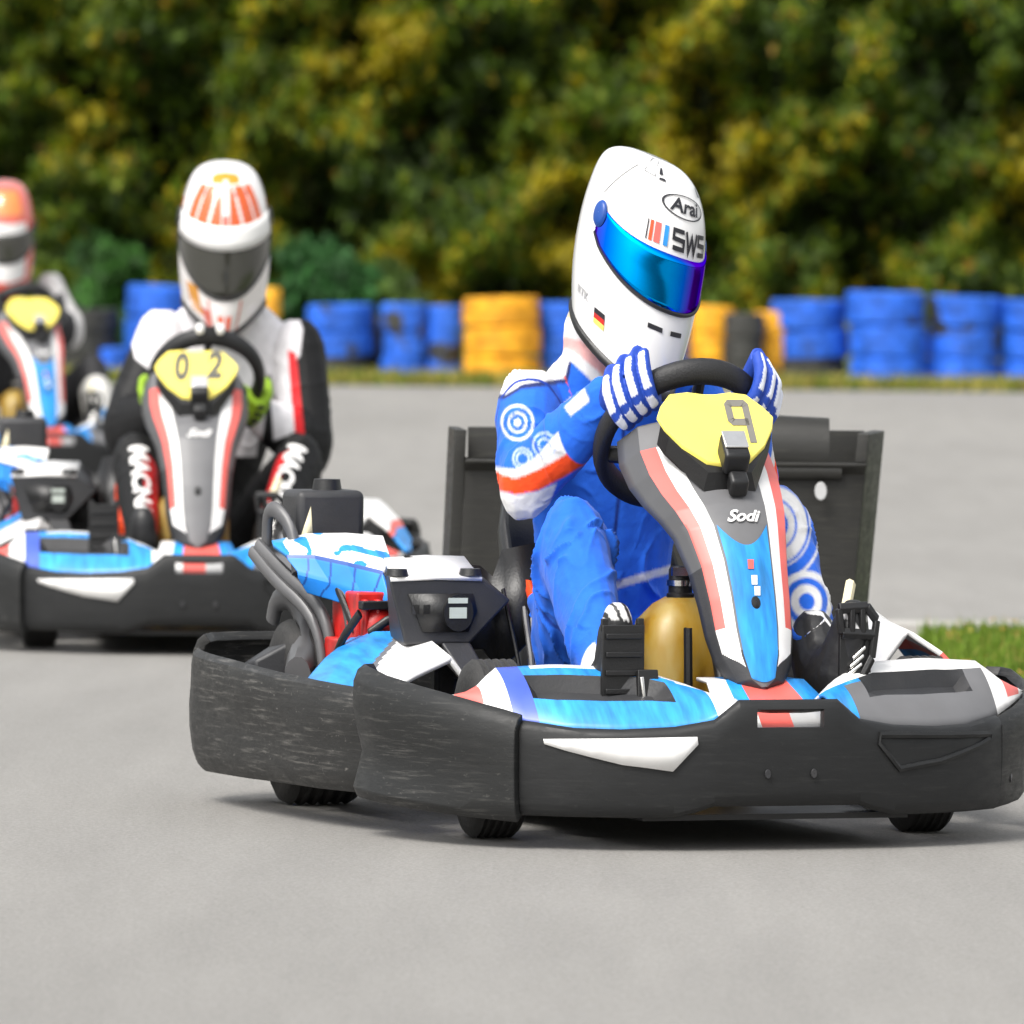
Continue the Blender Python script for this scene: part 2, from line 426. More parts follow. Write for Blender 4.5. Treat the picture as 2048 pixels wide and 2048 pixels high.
    # --- nose panel
    spine = [(-.05, .600), (.0, .566), (.06, .533), (.11, .506), (.16, .482), (.20, .455), (.245, .405), (.28, .355), (.305, .31), (.325, .272), (.342, .238), (.347, .226)]
    hw = [.160, .172, .171, .160, .145, .130, .114, .106, .100, .088, .060, .014]
    fr = [-1, -.95, -.90, -.86, -.83, -.80, -.77, -.74, -.71, -.68, -.645, -.61, -.58, -.55, -.52, -.50, -.48, -.43, -.38, -.32, -.26, -.2, -.13, -.06, 0]; fr = fr + [-x for x in fr[-2::-1]]
    def nose(t, f):
        x = t * (len(spine)-1); i = min(int(x), len(spine)-2); w = x - i
        u = spine[i][0]*(1-w) + spine[i+1][0]*w; z = spine[i][1]*(1-w) + spine[i+1][1]*w; h = hw[i]*(1-w) + hw[i+1]*w
        a = abs(f); drop = (.012+.16*h)*(a/.86)**2.4 if a < .86 else .012 + .16*h + (a-.86)*.62*(.3+h*3)*(1-.6*t)
        return u - drop, f*h, z - drop*.35
    rows = []
    NT = 200
    for i in range(NT + 1): rows.append([nose(i/NT, f) for f in fr])
    cen = {'grey': 1, 'blue': 0}[nose_mid]
    def mi(i, j):
        t = (i+.5)/NT; f = abs((fr[j]+fr[j+1])/2)
        if f > .86: return 6 if t < .55 else 2
        if t > .80 + .16*(.86-f) and f > .48: return 2
        if t < .09: return 1
        if f > .68: return 4 if t < .72 else 3
        if f > .48: return 3
        if f > .43: return 5 if t < .8 else 2
        return 1
    no = MB().grid(rows, mi).build('nose_panel', [M['blue'], M['grey'], M['darkgrey'], M['white'], M['red'], M['grey'], M['midgrey']], K, solid=-.008, angle=35)
    if nose_mid == 'blue':
        rr = []
        fx = [-.44 + .88*k/20 for k in range(21)]
        for k in range(41):
            row = []
            for f in fx:
                t0 = .512 - .055*(f/.44)**2; t1 = .955 - .05*(abs(f)/.44)**3; p = Vector(nose(t0 + (t1-t0)*k/40, f)); row.append(p + Vector((.0014, 0, .001)))
            rr.append(row)
        MB().grid(rr).build('nose_stripe', M['blue'], no)
    nb = MB().lathe([(.0005, .004), (.009, .003), (.011, 0)], Matrix.Translation(Vector(nose(.66, 0)) + Vector((.001, 0, 0))) @ Matrix.Rotation(R(65), 4, 'Y'), 14)
    nb.build('bolt', M['black'], no)
    def on_nose(tc_, sz, dx=0):
        def f(x, y):
            t = tc_ - y / .5
            xi = t*(len(spine)-1); i = max(0, min(int(xi), len(spine)-2)); w = xi-i; h = hw[i]*(1-w)+hw[i+1]*w
            p = Vector(nose(t, (x+dx)/h)); return p + Vector((.0032, 0, .0024))
        return f
    text_on(MB(), 'Sodi', .037, on_nose(.43, 0, 0), shear=.6, bold=.001, sx=1.1).build('lettering', M['white'], no)
    if nose_mid == 'blue':
        b = MB()
        for k, (dy, mi_) in enumerate(((.0, 1), (-.02, 0), (-.034, 0))):
            q = on_nose(.565, 0); b.grid([[q(-.008+.003*k, dy-.005), q(.005+.003*k, dy-.005)], [q(-.006+.003*k, dy+.007), q(.008+.003*k, dy+.007)]], mi_)
        b.build('emblem', [M['white'], M['red']], no)
    # --- number plate with its dark housing
    pr = Vector((0, 1, 0)); up = Vector((-.155, 0, .118)).normalized(); pn = Vector((.118, 0, .155)).normalized()
    pc = Vector((.034, 0, .592))
    def pl(x, y, d=0): return pc + pr*x + up*y + pn*d
    out = [(-.092, .064), (-.05, .069), (-.012, .064), (.012, .064), (.05, .069), (.086, .064), (.118, .034), (.134, .012), (.124, -.015), (.095, -.055), (.048, -.092), (0, -.1), (-.048, -.092), (-.095, -.055), (-.124, -.015), (-.134, .012), (-.120, .036)]
    b = MB()
    b.loft([[pl(x*s, y*s, d) for x, y in out] for s, d in ((1, 0), (1, .004), (.985, .006))], 0)
    pt = b.build('number_plate', [M['yellow']], K, smooth=True, angle=30)
    b = MB(); b.loft([[pl(x*.96, y*.9-.012, d) for x, y in out] for d in (-.035, -.001)])
    b.add([pl(-.118, -.03, -.03), pl(.118, -.03, -.03), pl(.06, -.125, -.022), pl(-.06, -.125, -.022), pl(-.118, -.03, 0), pl(.118, -.03, 0), pl(.05, -.11, 0), pl(-.05, -.11, 0)],
          [(0,1,5,4),(1,2,6,5),(2,3,7,6),(3,0,4,7),(4,5,6,7),(3,2,1,0)])
    b.build('plate_housing', M['black'], K, smooth=True, angle=30)
    nm = M['numeral'] if num_style == 'pale' else M['numeral_dark']
    if number == '9':
        b = MB(); stroke(b, lambda x, y: pl(x+.052+y*.05, y-.002, .0072), [(1, .50), (.12, .50), (0, .56), (0, .94), (.12, 1), (.88, 1), (1, .94), (1, -.05)], -.019, .040, .088, .016)
        b.build('numeral', nm, pt)
    elif number:
        text_on(MB(), number[0], .125, lambda x, y: pl(x-.05, y+.006, .0068), shear=.12, sx=.72, bold=.006).build('numeral', nm, pt)
        text_on(MB(), number[1], .125, lambda x, y: pl(x+.055, y+.012, .0068), shear=.2, sx=.75, bold=.006).build('numeral', nm, pt)
    # timing transponder clipped to the plate's lower tip
    b = MB(); rt = Matrix(((pr.x, up.x, pn.x), (pr.y, up.y, pn.y), (pr.z, up.z, pn.z)))
    def lb(lo, hi, mi=0):
        c = [pl(x, y, d) for x in (lo[0], hi[0]) for y in (lo[1], hi[1]) for d in (lo[2], hi[2])]
        b.add(c, [(0,1,3,2),(4,6,7,5),(0,4,5,1),(2,3,7,6),(0,2,6,4),(1,5,7,3)], mi)
    lb((-.022, -.125, .006), (.036, -.07, .042)); lb((-.012, -.155, -.012), (.03, -.125, .018))
    tr = b.build('transponder', M['black'], K, bevel=.008)
    b = MB(); lb((-.020, -.108, .0425), (.034, -.071, .046)); b.build('top_cover', M['chrome'], tr, bevel=.003)
    # --- steering wheel, column
    wc = Vector((-.2, wv, .575)); wu = Vector((.84, 0, .54))
    ring = [wc + (Vector((0, 1, 0))*math.cos(2*math.pi*k/56) + wu*math.sin(2*math.pi*k/56))*.172 for k in range(56)]
    sw = MB().tube(ring, .0195, 12, closed=True).build('steering_wheel', M['grip'], K)
    b = MB()
    for a in (90, 200, 340):
        b.tube([wc + Vector((.03, 0, -.036)), wc + (Vector((0, 1, 0))*math.cos(R(a)) + wu*math.sin(R(a)))*.165], [.018, .012], 8)
    b.ball(wc + Vector((.03, 0, -.036)), .035)
    b.build('spoke', M['black'], sw)
    MB().tube([wc + Vector((.03, 0, -.036)), (.1, -.0, .2), (.16, -.0, .08)], .012, 10).build('steering_column', M['black'], K)
    MB().tube([(.06, -.07, .30), (.08, -.07, .06)], .010, 8).build('column_support', M['black'], K)
    # --- fuel tank
    b = MB(); secs = []
    for z, a in ((.055, .75), (.06, .96), (.09, 1), (.2, 1), (.27, .97), (.305, .88), (.33, .62), (.34, .42)):
        secs.append([(-.085 + .105*a*math.copysign(abs(math.cos(t))**.55, math.cos(t)), -.01 + .128*a*math.copysign(abs(math.sin(t))**.55, math.sin(t)), z) for t in [2*math.pi*k/32 for k in range(32)]])
    b.loft(secs)
    tk = b.build('fuel_tank', M['tank'], K, angle=60)
    b = MB(); b.lathe([(.0005, .05), (.022, .05), (.026, .045), (.026, .012), (.03, .01), (.03, 0)], Matrix.Translation((-.085, -.035, .335)), 20)
    b.tube([(-.06, .0, .34), (-.05, .005, .375), (-.03, .02, .38), (-.01, .03, .34)], .007, 8, smooth=2)
    b.build('filler_cap', M['black'], tk)
    b = MB(); b.lathe([(.0285, .004), (.0305, .004), (.0305, .012), (.0285, .012)], Matrix.Translation((-.085, -.035, .353)), 20)
    b.box((-.062, -.065, .372), (-.052, -.03, .384)); b.box((-.05, .0, .365), (-.035, .02, .385)); b.build('hose_clip', M['chrome'], tk)
    b = MB()
    b.box((.021, -.064, .07), (.0235, -.060, .30)); b.box((.021, .02, .07), (.034, .034, .31)); b.build('tank_strap', M['black'], tk)
    # --- pedals
    for s in (-1, 1):
        b = MB()
        if s < 0:
            b.box((.272, -.345, .20), (.284, -.250, .313))
            for k in range(4): b.box((.284, -.338, .215+k*.026), (.29, -.256, .223+k*.026))
            b.box((.268, -.345, .303), (.28, -.33, .322)); b.box((.268, -.265, .303), (.28, -.25, .322))
            b.loft([[(.30, -.275, .07), (.31, -.215, .07), (.33, -.215, .07), (.33, -.275, .07)], [(.285, -.27, .25), (.29, -.225, .25), (.30, -.225, .25), (.30, -.27, .25)]])
            b.tube([(.30, -.262, .24), (.305, -.252, .18)], .006, 6, 1)
            b.tube([(.31, -.24, .17), (.315, -.225, .1)], .006, 6, 1)
        else:
            # slotted plate, outline open at the top
            def bar(a, c, w=.009): b.tube([(.30, *a), (.30, *c)], w, 6)
            bar((.185, .335), (.25, .337)); bar((.25, .337), (.272, .318)); bar((.272, .318), (.262, .265)); bar((.262, .265), (.235, .232)); bar((.185, .335), (.192, .30))
            bar((.192, .30), (.268, .297)); bar((.215, .335), (.215, .30)); bar((.238, .335), (.24, .30))
            for k in range(3): b.tube([(.303, .205+k*.006, .239+k*.012), (.303, .238+k*.004, .256+k*.012)], .0035, 6, 1)
            b.box((.285, .19, .215), (.296, .262, .30))
            b.loft([[(.30, .2, .07), (.30, .26, .07), (.33, .26, .07), (.33, .2, .07)], [(.29, .21, .25), (.29, .24, .25), (.30, .24, .25), (.30, .21, .25)]])
        b.build('pedal', [M['black'], M['chrome']], K, bevel=.002)
    b = MB(); b.tube([(.2, .24, .33), (.17, .262, .365)], .012, 8); b.build('cable_end', M['cream'], K)
    # --- seat
    b = MB(); rows = []
    for (u, z, hw_, sd) in ((-.36, .14, .17, .04), (-.42, .085, .185, .09), (-.55, .06, .195, .15), (-.70, .07, .20, .21), (-.80, .14, .2, .22), (-.86, .28, .195, .17), (-.90, .40, .18, .09), (-.92, .47, .15, .02)):
        fwd = Vector((.45, 0, .9)) if u > -.75 else Vector((.95, 0, .3))
        row = []
        for j in range(13):
            t = (j-6)/6; a = abs(t); side = max(0, (a-.55)/.45)
            row.append(Vector((u, math.copysign(hw_*min(1, a/.72), t) if t else 0, z)) + fwd*sd*side**1.3)
        rows.append(row)
    b.grid(rows); st = b.build('seat', M['black'], K, solid=.012)
    b = MB()
    b.grid([[(-.53, -.235, .352), (-.5, -.232, .352)], [(-.47, -.238, .31), (-.44, -.228, .31)], [(-.42, -.236, .27), (-.385, -.215, .27)], [(-.37, -.225, .225), (-.33, -.195, .225)]])
    b.build('liner', M['orange'], st, solid=.01)
    b = MB(); b.tube([(-.57, -.235, .375), (-.5, -.25, .31), (-.42, -.255, .22), (-.40, -.25, .09)], .007, 8, smooth=1)
    b.tube([(-.55, -.225, .37), (-.44, -.245, .24), (-.36, -.235, .1)], .005, 8, smooth=1)
    b.build('seat_stay', M['tubegrey'], K)
    b = MB(); b.grid([[(-.60, -.50, .385), (-.60, -.42, .375), (-.58, -.33, .37), (-.57, -.30, .355), (-.56, -.28, .395), (-.54, -.21, .405)],
                      [(-.52, -.50, .25), (-.52, -.42, .25), (-.52, -.34, .25), (-.52, -.30, .22), (-.5, -.27, .24), (-.48, -.22, .28)]])
    b.build('engine_guard', M['black'], K, solid=.012)
    # --- engine side
    b = MB()
    b.box((-.88, -.575, .22), (-.70, -.47, .33)); b.ball((-.69, -.525, .265), (.03, .045, .045)); b.box((-.9, -.60, .17), (-.74, -.5, .26))
    for k in range(3): b.box((-.7, -.568+k*.03, .24), (-.672, -.554+k*.03, .32))
    eb = b.build('engine_block', M['engine_red'], K, bevel=.008)
    b = MB().box((-.92, -.61, .07), (-.68, -.45, .215)); b.box((-.69, -.575, .305), (-.66, -.48, .318)); b.tube([(-.66, -.56, .27), (-.64, -.5, .3), (-.66, -.46, .26)], .008, 8, smooth=2)
    b.box((-.70, -.5, .22), (-.66, -.47, .27)); b.build('crankcase', M['black'], eb, bevel=.008)
    rows = [[(-1.04, -.665, .39), (-.99, -.6, .402), (-.93, -.53, .405), (-.88, -.455, .402)],
            [(-.97, -.685, .388), (-.93, -.61, .396), (-.85, -.54, .385), (-.79, -.468, .372)],
            [(-.90, -.675, .375), (-.86, -.62, .376), (-.80, -.56, .367), (-.73, -.50, .355)],
            [(-.87, -.655, .352), (-.82, -.595, .340), (-.76, -.54, .328), (-.695, -.495, .320)],
            [(-.87, -.63, .328), (-.82, -.585, .316), (-.76, -.54, .304), (-.695, -.50, .296)]]
    rows = [[Vector(a[j]).lerp(Vector(a[j+1]), k/30) for j in range(3) for k in range(30)] + [Vector(a[3])] for a in rows]
    rows = [x for a, c in zip(rows, rows[1:]) for x in [[p.lerp(q, k/14) for p, q in zip(a, c)] for k in range(14)]] + [rows[-1]]
    b = MB().grid(rows, lambda i, j: (2 if (j < 12 - i*.3 or noise.noise(Vector((i*.11, j*.065, 1))) > .28) else 1) if i < 28 else (3 if (j + (i-28)*1.1) % 22 < 2 or i == 28 else 0))
    b.build('engine_cover', [M['midblue'], M['white'], M['blue'], M['deepblue']], K, solid=.012, angle=25)
    b = MB().box((-1.12, -.622, .395), (-.99, -.462, .474)); ab = b.build('air_box', M['darkgrey'], K, bevel=.016)
    b = MB().lathe([(.0005, .016), (.03, .016), (.034, 0)], Matrix.Translation((-1.05, -.535, .474)), 18); b.build('cap', M['black'], ab)
    b = MB().poly([(-.9885, -.618, .399), (-.9885, -.586, .398), (-.9885, -.592, .45)]); b.build('warning_sticker', M['cream'], ab, solid=.002)
    b = MB()
    b.tube([(-1.07, -.67, .39), (-1.06, -.672, .44), (-1.03, -.66, .447), (-.98, -.635, .415), (-.95, -.635, .35)], .0125, 10, smooth=2)
    b.tube([(-1.07, -.69, .387), (-.98, -.655, .347), (-.90, -.605, .308), (-.86, -.588, .27), (-.84, -.585, .2)], .0135, 10, smooth=2)
    b.tube([(-1.07, -.705, .38), (-.98, -.675, .337), (-.90, -.63, .30), (-.86, -.61, .26), (-.84, -.605, .2)], .0105, 10, smooth=2)
    b.tube([(-.80, -.575, .33), (-.78, -.568, .30), (-.77, -.562, .255)], .012, 10, smooth=1)
    b.build('guard_bar', M['tubegrey'], K)
    b = MB().tube([(-1.13, -.635, .275), (-1.11, -.63, .31), (-1.06, -.60, .312), (-1.02, -.585, .27), (-1.0, -.60, .24), (-.93, -.63, .205), (-.86, -.66, .2)], [.016, .018, .022, .026, .032, .036, .03], 12, smooth=2)
    b.build('exhaust_pipe', M['tubegrey'], K)
    b = MB().loft([[(-1.2, -.7, .2), (-1.0, -.72, .22), (-.98, -.62, .255), (-1.15, -.6, .25)], [(-1.2, -.7, .1), (-1.0, -.72, .1), (-.98, -.62, .1), (-1.15, -.6, .1)]])
    b.build('exhaust_shield', M['darkgrey'], K, bevel=.01)
    b = MB()
    b.tube([(-.93, -.60, .33), (-.86, -.60, .37), (-.80, -.585, .33), (-.72, -.57, .27)], .007, 8, smooth=2)
    b.tube([(-.66, -.48, .28), (-.56, -.42, .22), (-.4, -.36, .16), (.0, -.3, .1)], .006, 8, smooth=2)
    b.tube([(-.78, -.6, .20), (-.70, -.62, .25), (-.66, -.58, .30)], .008, 8, smooth=2)
    b.tube([(-.50, -.30, .34), (-.46, -.27, .22), (-.43, -.26, .12), (-.4, -.3, .07)], .005, 8, smooth=2)
    b.build('hose', M['black'], K)
    # console with display
    f = [(-.588, .356), (-.585, .345), (-.55, .262), (-.40, .262), (-.305, .326), (-.372, .356)]
    k_ = [(-.535, .380), (-.535, .37), (-.52, .24), (-.4, .24), (-.30, .335), (-.355, .382)]
    b = MB().loft([[(-.43, v, z) for v, z in f], [(-.62, v, z) for v, z in k_]])
    b.box((-.5, -.46, .05), (-.46, -.42, .27))
    b.loft([[(-.44, -.47, .27), (-.44, -.40, .27), (-.48, -.40, .27), (-.48, -.47, .27)], [(-.36, -.43, .21), (-.36, -.37, .21), (-.46, -.37, .21), (-.46, -.43, .21)]])
    cn = b.build('console', M['darkgrey'], K, bevel=.006)
    b = MB().grid([[(-.425, -.586, .359), (-.425, -.48, .3615), (-.425, -.374, .359)], [(-.52, -.562, .373), (-.52, -.46, .3755), (-.52, -.366, .373)], [(-.60, -.545, .384), (-.6, -.45, .388), (-.6, -.358, .386)]])
    b.build('console_lid', M['white'], cn, solid=.008)
    b = MB().poly([(-.4275, -.545, .336), (-.4275, -.395, .336), (-.4275, -.385, .31), (-.4275, -.405, .28), (-.4275, -.51, .28)])
    b.build('panel_recess', M['black'], cn, solid=.003)
    b = MB().lathe([(.0005, .008), (.034, .008), (.036, 0)], Matrix.Translation((-.4265, -.43, .308)) @ Matrix.Rotation(R(90), 4, 'Y') @ Matrix.Diagonal((.8, 1, 1, 1)), 24)
    ds = b.build('display', M['black'], cn)
    b = MB()
    for y0, z0, y1, z1 in ((-.452, .3, -.412, .316), (-.455, .322, -.41, .33)): b.box((-.4178, y0, z0), (-.4165, y1, z1))
    b.build('display_screen', M['screen'], cn)
    b = MB()
    for y0 in (-.535, -.51): b.box((-.4262, y0, .306), (-.4245, y0+.016, .32))
    b.build('button', M['darkgrey'], cn)
    for v in (-.565, -.395): MB().lathe([(.0005, .01), (.022, .01), (.026, 0)], Matrix.Translation((-.446, v, .362)), 16).build('lid_knob', M['black'], cn)
    # --- side pods
    for s in (-1, 1):
        rows = [[(-.60, .735, .196), (-.45, .735, .198), (-.3, .72, .198), (-.2, .69, .197)],
                [(-.66, .66, .235), (-.55, .65, .24), (-.42, .615, .24), (-.22, .60, .226)],
                [(-.74, .575, .262), (-.64, .55, .274), (-.54, .48, .278), (-.26, .50, .25)],
                [(-.78, .5, .22), (-.70, .45, .23), (-.54, .40, .23), (-.26, .44, .2)]]
        if s > 0: rows = [[(u - .02*(i > 0), v + (0, .035, .075, .06)[i], z + (.004, .02, .026, .01)[i]) for u, v, z in r] for i, r in enumerate(rows)]
        rows = [[(u, v*s, z) for u, v, z in r] for r in rows]
        def sub_(rows):
            o = [[Vector(a) for a in r] for r in rows]
            o = [[p for a, c in zip(r, r[1:]) for p in [a.lerp(c, k/16) for k in range(16)]] + [r[-1]] for r in o]
            return [x for a, c in zip(o, o[1:]) for x in [[p.lerp(q, k/12) for p, q in zip(a, c)] for k in range(12)]] + [o[-1]]
        rows = sub_(rows)
        pod = MB().grid(rows, lambda i, j, s=s: (0 if j < 36 - i*.5 else 3 if j < 38.5 - i*.5 else 1) if s < 0 else (0 if i < 9 else 2 if i < 12 else 1)).build('side_pod', [M['blue'], M['white'], M['red'], M['grey']], K, solid=.012, angle=30)
    return K

# ------------------------------------------------------------------ people
def vox(mb, size, smooth=6):
    """overlapping volumes -> one continuous skin; returns (verts, faces) in plain metres"""
    me = bpy.data.meshes.new('tmp'); me.from_pydata(mb.v, [], mb.f); me.update()
    ob = bpy.data.objects.new('tmp', me); COL.objects.link(ob)
    d = ob.modifiers.new('r', 'REMESH'); d.mode = 'VOXEL'; d.voxel_size = size
    d = ob.modifiers.new('s', 'SMOOTH'); d.factor = .5; d.iterations = smooth
    dg = bpy.context.evaluated_depsgraph_get(); dg.update()
    r = bpy.data.meshes.new_from_object(ob.evaluated_get(dg))
    n = len(r.vertices); co = np.empty(n*3, np.float32); r.vertices.foreach_get('co', co)
    no = np.empty(n*3, np.float32); r.vertices.foreach_get('normal', no)
    fs = [tuple(p.vertices) for p in r.polygons]
    bpy.data.objects.remove(ob); bpy.data.meshes.remove(me); bpy.data.meshes.remove(r)
    return co.reshape(-1, 3).astype(float), no.reshape(-1, 3).astype(float), fs

def skin_obj(name, co, fs, col, mat, parent=None):
    me = bpy.data.meshes.new(name)
    q = co.copy(); q[:, 2] *= Z_STRETCH
    me.from_pydata(q.tolist(), [], fs); me.materials.append(mat)
    at = me.color_attributes.new('paint', 'FLOAT_COLOR', 'POINT')
    c4 = np.ones((len(co), 4), np.float32); c4[:, :3] = col[:, :3]
    at.data.foreach_set('color', c4.ravel())
    me.polygons.foreach_set('use_smooth', [True]*len(fs)); me.update()
    o = bpy.data.objects.new(name, me); COL.objects.link(o); o.parent = parent
    return o

def seg_dist(P_, a, b):
    a = np.array(a); b = np.array(b); d = b-a
    t = np.clip(((P_-a) @ d) / (d @ d), 0, 1)
    return np.linalg.norm(P_ - (a + t[:, None]*d), axis=1), t

def in_poly(x, y, poly):
    ins = np.zeros(len(x), bool); n = len(poly)
    for i in range(n):
        x0, y0 = poly[i]; x1, y1 = poly[(i+1) % n]
        c = ((y0 > y) != (y1 > y)) & (x < (x1-x0)*(y-y0)/((y1-y0) if y1 != y0 else 1e-9) + x0)
        ins ^= c
    return ins

def folds(co, no, mask, amp, freq, limbs):
    """cloth creases: bent ridges that run across the limb they belong to, sharper where it bends"""
    out = np.zeros(len(co))
    for i in np.nonzero(mask > .01)[0]:
        p = Vector(co[i]); ax = limbs[i]
        s_ = p.dot(ax)
        w = noise.noise(p*7.5)*1.5 + noise.noise(p*17 + Vector((5, 2, 1)))*.45
        s_ += .55*p.dot(Vector((ax.z, ax.x, -ax.y)))*(1 if noise.noise(p*3.3) > 0 else .4)
        ridge = 1 - abs(math.sin(s_*freq + w*3.6))
        n2 = noise.noise(p*11 + Vector((3, 1, 7)))
        out[i] = (ridge**2.4 - .3)*(.15 + 1.3*max(0, n2 + .1)) + n2*.5
    return co + no * (out * amp * mask)[:, None]

def ell(c, rv, ru, tilt=0., n=20):
    """horizontal-ish ellipse section, tilted back about the sideways axis"""
    c = Vector(c)
    return [c + Vector((ru*math.cos(a)*math.cos(tilt), rv*math.sin(a), ru*math.cos(a)*math.sin(tilt))) for a in [2*math.pi*k/n for k in range(n)]]

def hand_on_wheel(a_deg, side, col_base, col_patch, parent, mat, wheel_c=(-.2, 0, .575)):
    """five fingers closed round the rim at ring angle a_deg; side -1 = right hand"""
    a = R(a_deg); wc = Vector(wheel_c); ev = Vector((0, 1, 0)); eu = Vector((.84, 0, .54)).normalized()
    nf = ev.cross(eu).normalized()            # faces forward and down, away from the driver
    def ringp(x): return wc + (ev*math.cos(x) + eu*math.sin(x))*.172
    mb = MB(); segs = []
    step = .0245/.172; sgn = 1 if side < 0 else -1      # index finger lies toward the top of the rim
    L_ = [.96, 1.04, 1.0, .86]
    for k in range(4):
        x = a + (-sgn)*(k-1.5)*step
        c = ringp(x); r_ = (ev*math.cos(x) + eu*math.sin(x)).normalized()
        def q(psi, off): return c + (-nf*math.cos(R(psi)) + r_*math.sin(R(psi)))*off
        ln = L_[k]
        pts = [q(50, .052), q(84, .050*ln + .002), q(128, .043*ln), q(180, .034), q(228, .030), q(262, .028)]
        rr = [.0135, .0142, .0134, .0122, .0112, .010]
        mb.tube(pts, rr, 12, smooth=1); mb.ball(pts[-1], rr[-1], 10); mb.ball(pts[1], .0136, 10)
        segs.append(pts)
    # palm and back of the hand
    cs = ringp(a); r_ = (ev*math.cos(a) + eu*math.sin(a)).normalized(); t_ = (-ev*math.sin(a) + eu*math.cos(a))
    kn0 = segs[0][0]; kn3 = segs[3][0]
    wr = cs + Vector((-.088, side*.012, -.008)) + r_*.012
    mb.tube([kn0.lerp(kn3, .12), wr + (kn0-kn3)*.22], [.02, .022], 12); mb.tube([kn0.lerp(kn3, .5), wr], [.021, .026], 12); mb.tube([kn0.lerp(kn3, .88), wr - (kn0-kn3)*.22], [.019, .022], 12)
    mb.ball(wr, .032)
    # thumb: leaves the palm's side, lies along the inner rim towards the wheel's top
    d = (kn0-kn3).normalized()
    th = [wr + d*.012 - r_*.012, cs + d*.022 - nf*.04 - r_*.02, cs + d*.034 - nf*.012 - r_*.032, cs + d*.036 + nf*.016 - r_*.03]
    mb.tube(th, [.018, .0145, .0125, .0105], 12, smooth=1); mb.ball(th[-1], .0105)
    co, no, fs = vox(mb, .0024, 3)
    col = np.tile(np.array(col_base[:3]), (len(co), 1))
    for pts in segs:
        x0 = (pts[1] - cs)
        for i, (i0, i1, lo, hi) in enumerate(((0, 1, .2, 2), (1, 2, -1, .94), (2, 3, .14, .96))):
            dd, t = seg_dist(co, pts[i0], pts[i1])
            mid = (pts[i0]+pts[i1])/2; outw = (mid - cs); outw -= t_*outw.dot(t_); outw.normalize()
            fa = no @ np.array(outw); ok = (dd < .018) & (t > lo) & (t < hi) & (fa > .45)
            lat = (co - np.array(mid)) @ np.array(t_); ok &= np.abs(lat) < .0088
            col[ok] = col_patch[:3]
    cu, tt = seg_dist(co, wr, wr - nf*.06 + r_*.02)
    g = skin_obj('glove', co, fs, col, mat, parent)
    return g, wr

def boot(parent, pts, radii, sole_dir, mat, lines=None, trim=None):
    mb = MB().tube(pts, radii, 16, smooth=1)
    for p, r in zip(pts, radii): mb.ball(p, r)
    co, no, fs = vox(mb, .004, 4)
    col = np.tile(np.array(BLACK[:3]), (len(co), 1))
    if lines:
        for a, c in zip(lines, lines[1:]):
            d = np.hypot(*(co[:, 1:3] - np.array(a) - np.clip(((co[:, 1:3]-np.array(a)) @ (np.array(c)-np.array(a)))/((np.array(c)-np.array(a)) @ (np.array(c)-np.array(a))), 0, 1)[:, None]*(np.array(c)-np.array(a))).T)
            col[(d < .0032) & (no[:, 0] > .1)] = WHITE[:3]
    if trim is not None: col[trim(co)] = WHITE[:3]
    return skin_obj('boot', co, fs, col, mat, parent)

